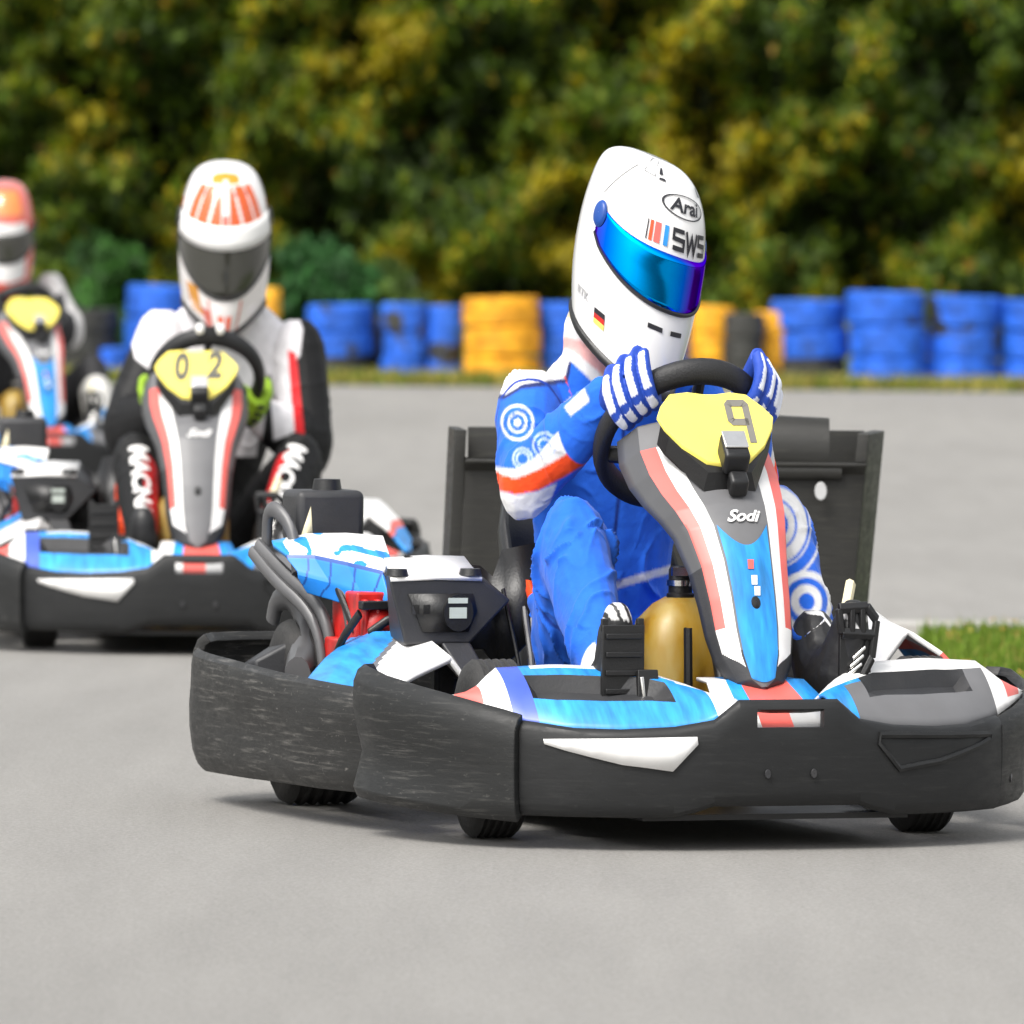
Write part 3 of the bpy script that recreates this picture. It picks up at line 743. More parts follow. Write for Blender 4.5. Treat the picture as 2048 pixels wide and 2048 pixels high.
def make_driver(kart_loc, heading, label, J, paint, mat, fold_amp=.006, cat='person', name='person', VX=.0036):
    mb = MB()
    for secs in J['torso']: mb.loft([ell(*s) for s in secs])
    lim = {}
    for s in 'RL':
        sh, el, wr = J['arm'+s]; hp, kn, an = J['leg'+s]
        r = J.get('r', {})
        ar = r.get('arm', (.078, .068, .062, .052, .042)); lg = r.get('leg', (.10, .09, .078, .07, .05))
        sh, el, wr, hp, kn, an = map(Vector, (sh, el, wr, hp, kn, an))
        mb.tube([sh, sh.lerp(el, .5), el], [ar[0], ar[1], ar[2]], 18); mb.tube([el, el.lerp(wr, .45), wr], [ar[2], ar[3]*1.08, ar[4]], 18)
        mb.ball(sh, ar[0]*1.03); mb.ball(el, ar[2]*1.03); mb.ball(wr, ar[4])
        mb.tube([hp, hp.lerp(kn, .5), kn], [lg[0], lg[1], lg[2]], 18); mb.tube([kn, kn.lerp(an, .4), an], [lg[2], lg[3], lg[4]], 18)
        mb.ball(hp, lg[0]); mb.ball(kn, lg[2]*1.03); mb.ball(an, lg[4])
        lim['ua'+s] = (sh, el); lim['fa'+s] = (el, wr); lim['th'+s] = (hp, kn); lim['sh'+s] = (kn, an)
    mb.tube(J['neck'], J.get('neck_r', .062), 16); mb.ball(J['head'], (.085, .072, .1))
    co, no, fs = vox(mb, VX, 9)
    names = list(lim); rad = {'ua': .07, 'fa': .055, 'th': .09, 'sh': .068}
    D = np.stack([seg_dist(co, *lim[k])[0] - rad[k[:2]] for k in names], 1)
    near = D.argmin(1); dmin = D.min(1)
    part = np.array(names, dtype='U8')[near]; part[dmin > .028] = 'torso'
    T = {k: seg_dist(co, *lim[k])[1] for k in names}
    # creases gather at elbows, knees and the waist
    m = np.full(len(co), .42)
    for k, j in (('R', 'arm'), ('L', 'arm'), ('R', 'leg'), ('L', 'leg')):
        c = np.array(J[j+k][1]); m += 1.0*np.exp(-(np.linalg.norm(co-c, axis=1)/.09)**2)
    m += .5*np.exp(-((co[:, 2]-.33)/.1)**2)
    axs = {k: (b_-a_).normalized() for k, (a_, b_) in lim.items()}; axs['torso'] = Vector((.3, .15, .94))
    co = folds(co, no, np.clip(m, 0, 1.2), fold_amp, 40, [axs[k] for k in part])
    col = 0
    for jx in ((0, 0), (.5, .3), (-.5, -.3), (.3, -.5), (-.3, .5), (.15, .6), (-.15, -.6)):
        q = co + np.array((0, jx[0], jx[1]*.75))*VX*1.1
        col = col + paint(q, no, part, {k: seg_dist(q, *lim[k])[1] for k in names})/7
    o = skin_obj(name, co, fs, col, mat)
    o.location = (kart_loc[0], kart_loc[1], kart_loc[2]*Z_STRETCH); o.rotation_euler = (0, 0, heading)
    tag(o, label, cat)
    return o

# --- helmet
def hel(az, lat, taper=.12):
    """shell surface in its own frame (x forward); az, lat in radians"""
    ca, sa = math.cos(az), math.sin(az)
    fx = .158 if ca > 0 else .165
    if lat >= 0:
        back = max(0, -ca)
        h = math.cos(lat)**(.66 - .2*back); z = .143*math.sin(lat)**.88
        x = fx*ca*h; y = .126*sa*h
        k = 1 + .105*back**.7*math.exp(-((lat-R(50))/R(19))**2); x *= k; z *= 1 + (k-1)*.55
    else:
        t = -lat/R(62)
        h = 1 - .14*t**2.2
        x = fx*ca*h; y = .126*sa*(1-(.12+taper*max(0, ca))*t**2)
        if ca > 0: x += .026*ca**2*math.sin(math.pi*min(1, t*.62+.1))*t
        low = .128 + .046*ca
        z = -low*t
    return Vector((x, y, z))

def make_helmet(parent, centre, scale, yaw, pitch, roll, paint, visor_mat, v_lo, v_hi, v_az, extra=None, pod=False, low_k=1., taper=.12):
    A = Matrix.Rotation(yaw, 3, 'Z') @ Matrix.Rotation(pitch, 3, 'Y') @ Matrix.Rotation(roll, 3, 'X')
    c = Vector(centre)
    def W(p): return c + A @ (Vector((p.x, p.y, p.z*(low_k if p.z < 0 else 1)))*scale)
    nA, nL = 220, 130
    lats = [R(-62) + (R(90)-R(-62))*i/nL for i in range(nL)]
    vs, col = [], []
    for la in lats:
        for k in range(nA):
            az = 2*math.pi*k/nA - math.pi; vs.append(hel(az, la, taper)); col.append(paint(az, la))
    top = hel(0, R(89.9), taper); vs.append(top); col.append(paint(0, R(89.9)))
    fs = [(i*nA+k, i*nA+(k+1) % nA, (i+1)*nA+(k+1) % nA, (i+1)*nA+k) for i in range(nL-1) for k in range(nA)]
    fs += [((nL-1)*nA+k, (nL-1)*nA+(k+1) % nA, nL*nA) for k in range(nA)]
    co = np.array([tuple(W(p)) for p in vs])
    h = skin_obj('helmet', co, fs, np.array(col), M['shell'], parent)
    d = h.modifiers.new('t', 'SOLIDIFY'); d.thickness = .012; d.offset = -1
    def on(az, la, d=.0):
        p = hel(az, la, taper); e = .002
        n = (hel(az+e, la, taper)-p).cross(hel(az, la+e, taper)-p).normalized()
        if n.dot(p) < 0: n = -n
        return W(p + n*d)
    # dark rubber rim along the lower edge
    MB().tube([on(2*math.pi*k/64, R(-61.5)) for k in range(64)], .007*scale, 8, closed=True).build('helmet_rim', M['black'], h)
    # visor: band with arms rising to the pivots
    nb = 48; rows = []
    for i in range(9):
        s = i/8; row = []
        for j in range(nb+1):
            az = -v_az + 2*v_az*j/nb; q = abs(az)/v_az
            lo = v_lo[0] + (v_lo[1]-v_lo[0])*q**2.6; hi = v_hi[0] + (v_hi[1]-v_hi[0])*q**3
            row.append(on(az, lo + (hi-lo)*s, .0035))
        rows.append(row)
    vz = MB().grid(rows).build('visor', visor_mat, h, solid=.004)
    edge = [rows[0][j] for j in range(nb+1)]
    MB().tube(edge, .003*scale, 6).build('visor_seal', M['black'], vz)
    for sd in (-1, 1):
        p = on(sd*v_az*.97, (v_lo[1]+v_hi[1])/2 + R(2), .004); q = on(sd*v_az*.97, (v_lo[1]+v_hi[1])/2 + R(2), .02)
        zax = (q-p).normalized(); Mx = zax.to_track_quat('Z', 'Y').to_matrix().to_4x4(); Mx.translation = p
        MB().lathe([(.0005, .007), (.014*scale, .007), (.018*scale, .004), (.02*scale, 0)], Mx, 20).build('visor_pivot', M['deepblue'] if pod else M['black'], vz)
    if extra: extra(h, on, W)
    return h

# ------------------------------------------------------------------ ground level (bent down so the rear karts sit as in the image)
def ground_z(y):
    def sm(t): t = min(max(t, 0), 1); return t*t*(3-2*t)
    if y < 26.5: return -.044*sm((y-19.5)/7)
    return -.044*(1-sm((y-26.5)/34))

HEAD = R(19-90); P1 = (.4352, 18.1247, 0)
P2 = (-1.0098, 26.899, -.044); H2 = R(4-90)
P3 = (-2.312, 40.317, ground_z(40.3)); H3 = R(20-90)
KG = 'racing karts on the track'
make_kart(P1, HEAD, 'nearest kart with blue nose stripe and yellow plate numbered 9', 'blue', '9', 'pale', KG)
make_kart(P2, H2, 'kart with grey nose panel and yellow plate numbered 02', 'grey', '02', 'dark', KG, wv=.04)
make_kart(P3, H3, 'farthest kart, at the left edge behind the grey nosed kart', 'blue', '', 'dark', KG)

# ------------------------------------------------------------------ driver of the first kart
J1 = dict(
    torso=[[((-.66, 0, .11), .15, .11), ((-.68, 0, .18), .165, .125), ((-.69, 0, .30), .15, .115), ((-.67, 0, .42), .165, .12), ((-.65, -.005, .52), .185, .12), ((-.63, -.01, .595), .20, .10), ((-.62, -.015, .635), .175, .09), ((-.605, -.02, .668), .135, .08), ((-.59, -.03, .70), .085, .07)]],
    armR=((-.60, -.205, .588), (-.43, -.272, .50), (-.228, -.165, .618)), armL=((-.60, .185, .588), (-.42, .25, .49), (-.222, .165, .614)),
    legR=((-.62, -.10, .15), (-.22, -.235, .405), (.12, -.275, .225)), legL=((-.62, .10, .15), (-.2, .225, .43), (.10, .205, .27)),
    neck=[(-.61, -.05, .66), (-.60, -.062, .715), (-.55, -.035, .79)], neck_r=[.078, .066, .062], head=(-.52, .0, .83))
def ring_paint(col, sel, v, z, c, rads, colr):
    d = np.hypot(v-c[0], (z-c[1])*Z_STRETCH)
    for a, b in rads: col[sel & (d > a) & (d < b)] = colr[:3]
def paint1(co, no, part, T):
    n = len(co); col = np.tile(np.array(BLUE[:3]), (n, 1)); W = np.array(WHITE[:3])*.95
    u, v, z = co.T
    pv = v + (u+.42)*.344          # sideways position as carried along the camera's line of sight; polygons from image pixels
    armR = np.isin(part, ['uaR', 'faR']); ua = armR & (part == 'uaR')
    sl = armR & (z < .63)
    col[armR & in_poly(pv, z, [(-.35, .52), (-.30, .519), (-.255, .538), (-.205, .575), (-.165, .605), (-.133, .618), (-.125, .60), (-.148, .575), (-.15, .553), (-.20, .53), (-.25, .51), (-.35, .50)])] = W
    col[armR & in_poly(pv, z, [(-.36, .515), (-.30, .505), (-.24, .522), (-.19, .541), (-.152, .560), (-.136, .530), (-.19, .509), (-.25, .488), (-.30, .482), (-.36, .49)])] = ORANGE[:3]
    col[armR & in_poly(pv, z, [(-.36, .489), (-.30, .481), (-.25, .487), (-.205, .500), (-.225, .46), (-.24, .42), (-.36, .42)])] = W
    col[(part == 'faR') & (T['faR'] > .62)] = BLUE[:3]
    # shoulder yoke with dark border, and pale emblems on the sleeve
    yk = (v < -.09)
    col[yk & in_poly(pv, z, [(-.40, .618), (-.33, .618), (-.29, .634), (-.18, .643), (-.165, .70), (-.2, .74), (-.40, .74)])] = np.array((.02, .03, .12))
    col[yk & in_poly(pv, z, [(-.40, .626), (-.325, .626), (-.285, .642), (-.188, .65), (-.175, .685), (-.2, .74), (-.40, .74)])] = W
    ring_paint(col, armR & (z < .62), pv, z, (-.298, .586), [(.0, .008), (.018, .023), (.034, .039)], WHITE)
    ring_paint(col, armR & (z < .62), pv, z, (-.235, .556), [(.012, .016), (.024, .028)], hx('#b9c8f0'))
    ring_paint(col, armR & (z < .60), pv, z, (-.285, .535), [(.012, .016), (.02, .024)], hx('#b9c8f0'))
    col[armR & in_poly(pv, z, [(-.19, .612), (-.145, .64), (-.132, .622), (-.175, .6)])] = W
    armL = np.isin(part, ['uaL', 'faL'])
    col[armL & (T['faL'] > .1) & (T['faL'] < .3)] = ORANGE[:3]; col[armL & (T['faL'] > .3) & (T['faL'] < .5)] = W
    # chest flash, belt hem
    tor = (part == 'torso') & (no[:, 0] > 0)
    col[tor & in_poly(v, z, [(-.155, .64), (-.14, .655), (-.125, .62), (-.135, .59)])] = ORANGE[:3]
    col[(part == 'torso') & (np.abs(z-.345 - .02*np.sin(v*9)) < .006)] = W
    # collar: white band with a red edge, cream balaclava above
    nk = (np.hypot(u+.60, v+.055) < .118) & (z > .688 - .12*(v+.06))
    col[nk] = W; col[nk & (z > .712) & (z < .719)] = np.array((.6, .06, .06)); col[nk & (z > .723)] = np.array((.52, .45, .31))
    fr_ = np.isin(part, ['torso', 'uaR']) & (u > -.66)
    col[fr_ & in_poly(v, z, [(-.17, .74), (-.15, .692), (-.075, .64), (-.02, .622), (.02, .65), (-.04, .74)])] = W
    col[fr_ & in_poly(v, z, [(-.14, .715), (-.128, .695), (-.06, .655), (-.03, .66), (-.08, .70)])] = np.array((.7, .38, .36))
    # left knee: white contour lines in two families
    lg = np.isin(part, ['thL', 'shL']); kv = v + (u+.12)*.344
    d = np.hypot(kv-.19, (z-.445)*Z_STRETCH)
    for a, b in ((.02, .028), (.036, .052), (.057, .082), (.088, .092), (.115, .121)): col[lg & (d > a) & (d < b) & (z > .33 + kv*.12)] = W
    ring_paint(col, lg & (z < .40), kv, z, (.265, .338), [(.018, .036), (.05, .064)], WHITE)
    for k, f0 in (('uaR', .02), ('uaL', .02)): col[(part == k) & (np.abs(T[k]-f0-.06) < .016)] = np.array((.008, .04, .3))
    col[(part == 'torso') & (np.abs(v + .02 - .06*(z-.4)) < .004) & (no[:, 0] > .2)] = np.array((.008, .03, .2))
    for k in ('thR', 'thL'): col[(part == k) & (np.abs(T[k]-.80) < .010)] = np.array((.008, .05, .36))
    col[(part == 'shR') & (np.abs(T['shR']-.10) < .010)] = np.array((.008, .05, .36))
    rl = np.isin(part, ['shR'])
    col[rl & (T['shR'] > .90) & (v < -.30)] = W
    ll = (part == 'torso')
    return col
D1 = make_driver(P1, HEAD, 'driver in blue suit with orange elbow band and white full face helmet', J1, paint1, M['cloth'], .019)
gl, wR = hand_on_wheel(140, -1, (.012, .06, .4, 1), hx('#dfe3ee'), D1, M['glove'])
gr, wL = hand_on_wheel(38, 1, (.012, .06, .4, 1), hx('#dfe3ee'), D1, M['glove'])
boot(D1, [(.10, .205, .275), (.17, .205, .22), (.235, .215, .24), (.262, .225, .295), (.268, .23, .315)], [.055, .06, .054, .044, .034], None, M['boot'],
     lines=[(.185, .325), (.215, .322), (.22, .312), (.235, .298), (.245, .318), (.262, .322)])
boot(D1, [(.12, -.275, .225), (.18, -.285, .17), (.22, -.295, .22), (.235, -.297, .29), (.24, -.297, .312)], [.05, .056, .05, .042, .034], None, M['boot'], trim=lambda c: (c[:, 2] > .318) & (np.sin(c[:, 1]*260 + c[:, 2]*140) > -.45))

# helmet one: white, blue mirror visor, lettering
def white_paint(az, la): return WHITE[:3]
def extra1(h, on, W):
    def pl(az0, la0, rad=.155, sc=1.):
        return lambda x, y: on(az0 + x/rad/math.cos(la0)**.8, la0 + y/.15, .0024)
    b = text_on(MB(), 'Arai', .036, pl(R(5), R(38)), shear=.2, bold=.0009, sx=1.35)
    b.build('lettering', M['ink'], h)
    q = pl(R(5), R(38)); b = MB()
    for e0, e1 in ((1, 1.1),):
        ring = [[q(.058*e*math.cos(t), .020*e*math.sin(t)) for t in [2*math.pi*k/40 for k in range(41)]] for e in (e0, e1)]
        b.grid(ring)
    b.build('emblem_ring', M['ink'], h)
    q = pl(R(13), R(17)); b = MB()
    S_ = [(1, 1), (.0, 1), (0, .52), (1, .48), (1, 0), (0, 0)]
    stroke(b, q, S_, -.054, .030, .026, .0066); stroke(b, q, [(0, 1.1), (.24, -.05), (.5, .85), (.76, -.05), (1, 1.1)], -.017, .038, .026, .0066); stroke(b, q, S_, .029, .030, .026, .0066)
    b.build('lettering', M['ink'], h)
    b = MB()
    for x0, x1, mi in ((-.122, -.119, 0), (-.115, -.107, 1), (-.103, -.088, 2), (-.079, -.068, 3)):
        b.grid([[q(x+.0, y) for x in (x0, x1)] for y in (-.015, 0, .015)], mi)
    b.build('stripe', [M['ink'], M['orange'], M['red'], M['blue']], h)
    # vents on the brow, crown and chin
    b = MB()
    for az, la, w, hh in ((R(-26), R(62), .004, .010), (R(34), R(52), .004, .010), (R(-24), R(54), .009, .003)):
        q = pl(az, la); b.grid([[q(-w, -hh), q(w, -hh)], [q(-w*.6, hh), q(w*.6, hh)]])
    for az in (-13, 11):
        q = pl(R(az), R(-29)); b.grid([[q(-.018, -.0032), q(.018, -.0032)], [q(-.018, .0032), q(.018, .0032)]])
    b.build('vent', M['ink'], h)
    b = MB(); q = pl(R(-34), R(64))
    b.tube([q(-.02, -.02), q(.0, -.025), q(.004, .03), q(-.016, .035)], .0011, 6, closed=True)
    b.tube([on(R(-60-2.2*k), R(60-3*k), .001) for k in range(12)], .0012, 6)
    b.build('vent_seam', M['palegrey_ink'], h)
    b = MB(); q = pl(R(-72), R(-38)); text_on(b, 'RTK', .02, lambda x, y: q(x-.034, y+.006), bold=.0003); b.build('lettering', M['palegrey_ink'], h)
    b = MB(); q = pl(R(-65), R(-41))
    for k in range(3): b.grid([[q(-.012, .010-k*.008), q(.012, .010-k*.008)], [q(-.012, .002-k*.008), q(.012, .002-k*.008)]], k)
    b.build('flag_sticker', [M['ink'], M['engine_red'], M['yellow']], h)
make_helmet(D1, (-.50, .012, .832), 1.06, R(9), R(9), R(-11), white_paint, M['visor_blue'], (R(-19), R(4)), (R(8), R(20)), R(82), extra1, pod=True)

# ------------------------------------------------------------------ driver of the second kart
J2 = dict(
    torso=[[((-.68, .03, .11), .16, .11), ((-.69, .03, .2), .175, .125), ((-.69, .05, .32), .165, .12), ((-.66, .08, .44), .19, .125), ((-.63, .11, .55), .23, .12), ((-.61, .12, .645), .24, .10), ((-.60, .115, .695), .19, .09), ((-.58, .11, .735), .13, .08), ((-.57, .105, .765), .08, .075)]],
    armR=((-.58, -.095, .63), (-.46, -.215, .465), (-.33, -.145, .49)), armL=((-.58, .352, .612), (-.48, .392, .43), (-.34, .22, .49)),
    legR=((-.64, -.07, .15), (-.2, -.185, .385), (.09, -.165, .22)), legL=((-.64, .13, .15), (-.2, .345, .385), (.09, .235, .24)),
    neck=[(-.59, .105, .68), (-.54, .105, .78)], head=(-.52, .105, .86), r=dict(arm=(.094, .086, .074, .058, .045), leg=(.10, .09, .075, .066, .05)))
def paint2(co, no, part, T):
    n = len(co); col = np.tile(np.array((.005, .005, .0055)), (n, 1)); W = np.array(hx('#dcd9dc')[:3]); RD = np.array((.62, .015, .02))
    u, v, z = co.T
    col[in_poly(v, z, [(-.185, .615), (-.20, .66), (-.15, .74), (.03, .80), (.18, .80), (.33, .76), (.365, .68), (.355, .625), (.30, .575), (.25, .58), (.22, .4), (.02, .4), (-.06, .58), (-.1, .57)]) & (no[:, 0] > -.4)] = W
    a = part == 'uaL'; f = part == 'faL'
    col[(a | f) & in_poly(v, z, [(.245, .60), (.33, .625), (.345, .46), (.265, .44)])] = W
    col[(a | f) & in_poly(v, z, [(.315, .635), (.342, .63), (.368, .45), (.335, .45)])] = RD
    col[in_poly(v, z, [(-.10, .585), (-.07, .60), (-.02, .52), (-.06, .49)]) & (part != 'shR')] = RD
    for s, k in (('R', 1), ('L', -1)):
        q = (part == 'sh'+s)
        inner = v*k > (np.array(J2['leg'+s][1])[1]*k + (np.array(J2['leg'+s][2])[1]-np.array(J2['leg'+s][1])[1])*k*T['sh'+s] + .012)
        col[q & inner] = RD
    return col
D2 = make_driver(P2, H2, 'driver in black leathers with white shoulders and orange rayed white helmet', J2, paint2, M['leather'], .008)
hand_on_wheel(208, -1, (.25, .42, .012, 1), (.015, .015, .015, 1), D2, M['glove'], (-.2, .04, .575))
hand_on_wheel(-30, 1, (.25, .42, .012, 1), (.015, .015, .015, 1), D2, M['glove'], (-.2, .04, .575))
for s, pts in (('R', [(.09, -.165, .225), (.16, -.165, .16), (.2, -.17, .2), (.22, -.17, .27)]), ('L', [(.09, .235, .24), (.16, .235, .17), (.2, .235, .21), (.22, .235, .28)])):
    boot(D2, pts, [.052, .056, .05, .04], None, M['boot'])
# letters running down each shin
for s in 'RL':
    kn, an = Vector(J2['leg'+s][1]), Vector(J2['leg'+s][2]); ax = (an-kn); ln = ax.length; ax.normalize()
    nrm = Vector((ax.z, 0, -ax.x)).normalized(); nrm = nrm if nrm.x > 0 else -nrm
    sd = ax.cross(nrm).normalized()
    def q(x, y, kn=kn, ax=ax, nrm=nrm, sd=sd, s=s):
        ang = y/.07; rr = .079 - .018*min(max((x+.17)/.34, 0), 1)
        return kn + ax*(x+.175) + nrm*math.cos(ang)*rr + sd*math.sin(ang)*rr
    text_on(MB(), 'MACNA', .082, lambda x, y: q(x*.95, -y), bold=.003, sx=.98).build('lettering', M['white'], D2)
OR = np.array((.62, .085, .004)); GO = np.array((.62, .25, .004)); CO = np.array((.62, .12, .08))
def paint_rays(az, la):
    W = np.array(hx('#eae5e3')[:3]); d = math.degrees(la); a = math.degrees(az); aa = abs(a)
    if aa < 70:
        if 11 < d < 54 and aa > 5:
            ray = ((aa*math.cos(la)**.4) - (d-16)*.18*-1*-1) % 15.5
            q = (aa + (d-11)*.30)
            if 8 < q < 23 or 27 < q < 43 or 46 < q < 60:
                w = (d-16)/26; return tuple(OR)
        if 11 < d < 26 and aa < 4: return tuple(CO)
        x, y = a*math.cos(la), d-60
        r = math.hypot(x, y)
        if 3 < r < 14 and y > -3: return tuple(GO)
        if 43 < d < 47 + (aa-16)*.1 and 12 < aa < 36 : return (.3, .3, .34)
    if aa > 78 and 14 < d < 34: return tuple(CO)
    if -52 < d < -28 and -62 < a < -40: return tuple(GO)
    if -60 < d < -44 and -40 < a < -26: return tuple(CO)
    if -60 < d < -46 and aa < 12 and aa > 2: return (.85, .13, .06)
    if -60 < d < -36 and 24 < aa < 27: return tuple(CO)
    return tuple(W*.93)
def extra2(h, on, W):
    rows = []
    for i in range(4):
        rows.append([on(az, R(2) + R(7)*abs(az/R(72))**2 + R(16)*i/3, .0065) for az in [R(-72) + R(144)*k/30 for k in range(31)]])
    MB().grid(rows).build('visor_strip', M['white'], h, solid=.004)
make_helmet(D2, (-.50, .104, .868), 1.20, R(-1), R(8), R(0), paint_rays, M['visor_dark'], (R(-33), R(10)), (R(18), R(24)), R(80), extra2, low_k=.86, taper=.42)
# small clamp with two pale knobs on the top of that wheel
b = MB().box((-.065, .005, .665), (-.035, .085, .69)); cl = b.build('camera_mount', M['black'], None, bevel=.004)
cl.location = (P2[0], P2[1], P2[2]*Z_STRETCH); cl.rotation_euler = (0, 0, H2)
tag(cl, 'small black clamp with two pale knobs on steering wheel top of kart 02', 'clamp')
b = MB()
for v in (.012, .078): MB().ball((-.03, v, .684), (.012, .015, .013)).build('knob', M['white'], cl)

# ------------------------------------------------------------------ driver of the third kart
J3 = dict(torso=J1['torso'],
    armR=((-.60, -.215, .605), (-.42, -.29, .48), (-.26, -.17, .55)), armL=((-.57, .27, .64), (-.43, .335, .53), (-.30, .19, .55)),
    legR=((-.62, -.10, .15), (-.22, -.24, .40), (.12, -.26, .22)), legL=((-.62, .12, .15), (-.14, .36, .375), (.10, .335, .16)),
    neck=[(-.60, -.03, .66), (-.55, -.02, .76)], head=(-.52, .0, .83))
def paint3(co, no, part, T):
    n = len(co); col = np.tile(np.array((.02, .02, .022)), (n, 1)); u, v, z = co.T
    G = np.array(hx('#c9c7c6')[:3])
    col[np.isin(part, ['uaR', 'uaL'])] = G; col[(z > .62)] = G*.85
    lg = np.isin(part, ['shR', 'shL']); col[lg] = np.array(hx('#dcdad4')[:3])
    t = np.where(part == 'shL', T['shL'], T['shR']); col[lg & (t > .62) & (t < .85)] = np.array((.09, .3, .65))
    return col
D3 = make_driver(P3, H3, 'driver with coral red and white helmet and grey sleeves at left edge', J3, paint3, M['leather'], .008)
hand_on_wheel(150, -1, (.02, .02, .022, 1), (.2, .2, .2, 1), D3, M['glove'])
hand_on_wheel(10, 1, (.02, .02, .022, 1), (.2, .2, .2, 1), D3, M['glove'])
for pts in ([(.10, .335, .16), (.15, .335, .11), (.2, .335, .14), (.22, .335, .2)], [(.12, -.26, .22), (.17, -.26, .16), (.21, -.26, .2), (.23, -.26, .27)]):
    boot(D3, pts, [.052, .056, .05, .04], None, M['boot'], trim=lambda c: c[:, 0] < 9)
def paint_coral(az, la):
    d = math.degrees(la); a = abs(math.degrees(az)); W = np.array(hx('#dedcda')[:3]); C = np.array((.6, .055, .022))
    if d > 17: return tuple(np.array((.7, .22, .05)) if a < 38 and 26 < d < 66 else C*.93 + W*.07)
    if d < -42 or a > 46: return tuple(C)
    return tuple(W)
make_helmet(D3, (-.50, .012, .842), 1.16, R(-16), R(8), 0, paint_coral, M['visor_dark'], (R(-22), R(0)), (R(6), R(16)), R(80))

# ------------------------------------------------------------------ the big black plastic block behind the first kart
def make_block(x, y, rz):
    o = thing('plastic_block', (x, y, ground_z(y)), rz, 'big black plastic track block standing behind the blue suited driver', 'barrier block')
    w, h, d = .52, .55, .34
    sl = -.05
    def X(t, z): return (t*w + sl*(1-z/h)*-1*-1 - .02*(1-z/h)*t)
    b = MB()
    # front face with flared foot, hollow rolled top
    rows = []
    for z in (0, .03, .2, .4, h-.09, h-.075, h-.07):
        rows.append([(X(t, z), -.0 - (.03 if z >= h-.075 else 0), z) for t in (-1, -.94, -.6, -.2, .2, .6, .92, 1)])
    b.grid(rows)
    for t in (-1, 1):
        b.grid([[(X(t, z) + (.055 if t > 0 else -.02)*k, d*k, z) for k in (0, .1, .6, 1)] for z in (0, .2, .4, h-.07, h-.02)])
    b.grid([[(X(t, h), d, z) for t in (-1, -.3, .3, 1)] for z in (0, h*.5, h-.02)])
    bd = b.build('block_body', M['block'], o, solid=.03, bevel=.0145)
    MB().tube([(X(.1, h), .1, h-.06), (X(.45, h), .1, h-.055), (X(.80, h), .1, h-.06)], .066, 24).build('top_roll', M['block'], o)
    MB().tube([(X(.1, h), -.012, h-.085), (X(.86, h), -.012, h-.085)], .014, 12).build('lip', M['block'], o)
    MB().tube([(X(.0, h), .15, h+.005), (X(.5, h), .15, h-.0)], .008, 8).build('top_rod', M['darkgrey'], o)
    MB().lathe([(.0005, .004), (.0145, .004), (.016, 0)], Matrix.Translation((X(.79, .4), -.038, h-.118)) @ Matrix.Rotation(R(90), 4, 'X'), 24).build('round_sticker', M['paleglow'], o)
    return o
make_block(.41, 21.6, 0)

# ------------------------------------------------------------------ tyre wall
def painted_rubber(name, col, cover, seed):
    """old tyres with paint that has missed or worn off in places"""
    m, nt, N, L, P = new_mat(name)
    tc = N.new('ShaderNodeTexCoord'); mp = N.new('ShaderNodeMapping'); mp.inputs['Location'].default_value = (seed*3.1, seed*1.7, seed)
    L.new(tc.outputs['Object'], mp.inputs[0])
    nz = N.new('ShaderNodeTexNoise'); nz.inputs['Scale'].default_value = 3.0; nz.inputs['Detail'].default_value = 4; L.new(mp.outputs[0], nz.inputs['Vector'])
    r = N.new('ShaderNodeMapRange'); r.inputs['From Min'].default_value = .62-cover; r.inputs['From Max'].default_value = .66-cover
    L.new(nz.outputs['Fac'], r.inputs['Value'])
    n2 = N.new('ShaderNodeTexNoise'); n2.inputs['Scale'].default_value = 7; n2.inputs['Detail'].default_value = 6; L.new(tc.outputs['Object'], n2.inputs['Vector'])
    cr = N.new('ShaderNodeValToRGB'); e = cr.color_ramp.elements
    e[0].position = .3; e[0].color = tuple(c*.55 for c in col[:3]) + (1,); e[1].position = .7; e[1].color = tuple(min(1, c*1.35+.01) for c in col[:3]) + (1,)
    L.new(n2.outputs['Fac'], cr.inputs[0])
    mx = N.new('ShaderNodeMix'); mx.data_type = 'RGBA'; L.new(r.outputs[0], mx.inputs[0]); mx.inputs[6].default_value = (.035, .035, .028, 1); L.new(cr.outputs[0], mx.inputs[7])
    L.new(mx.outputs[2], P.inputs['Base Color']); P.inputs['Roughness'].default_value = .6
    return m
TY = 65.5
TB, TYL, TK = (.012, .115, .58, 1), (.85, .36, .008, 1), (.03, .03, .026, 1)
def tyre_stack(x, y, w, h, colour, label, cover=.4, lean=0., bare=0, top=0., open_front=False):
    o = thing('tyre_stack', (x, y, 0), rng.uniform(-.6, .6), label, 'tyre stack', 'tyre stacks of the trackside wall')
    n = 3; th = h/n; r = w/2
    mats = [painted_rubber('painted_tyre', colour, cover, rng.uniform(0, 9)), painted_rubber('bare_tyre', TK, .4, 1)]
    for k in range(n):
        ox = lean*(k - 1)*.5 + rng.uniform(-.025, .025); z = th*(k+.5)
        T = Matrix.Translation((ox, 0, z)) @ Matrix.Rotation(R(rng.uniform(-2, 2)), 4, 'Y')
        hh = th*.5
        prof = [(r*.55, -hh*.7), (r*.62, -hh*.95), (r*.90, -hh*.99), (r*.985, -hh*.88)]
        for g in (-.55, -.18, .18, .55): prof += [(r, hh*(g-.14)), (r, hh*(g+.1)), (r*.975, hh*(g+.13)), (r*.975, hh*(g+.2))]
        prof += [(r*.985, hh*.88), (r*.90, hh*.99), (r*.62, hh*.95), (r*.55, hh*.7), (r*.55, -hh*.7)]
        MB().lathe(prof, T, 30).build('tyre', mats[1 if k < bare else 0], o)
    return o
def TX(px): return (px*1.06-1024)/255.6
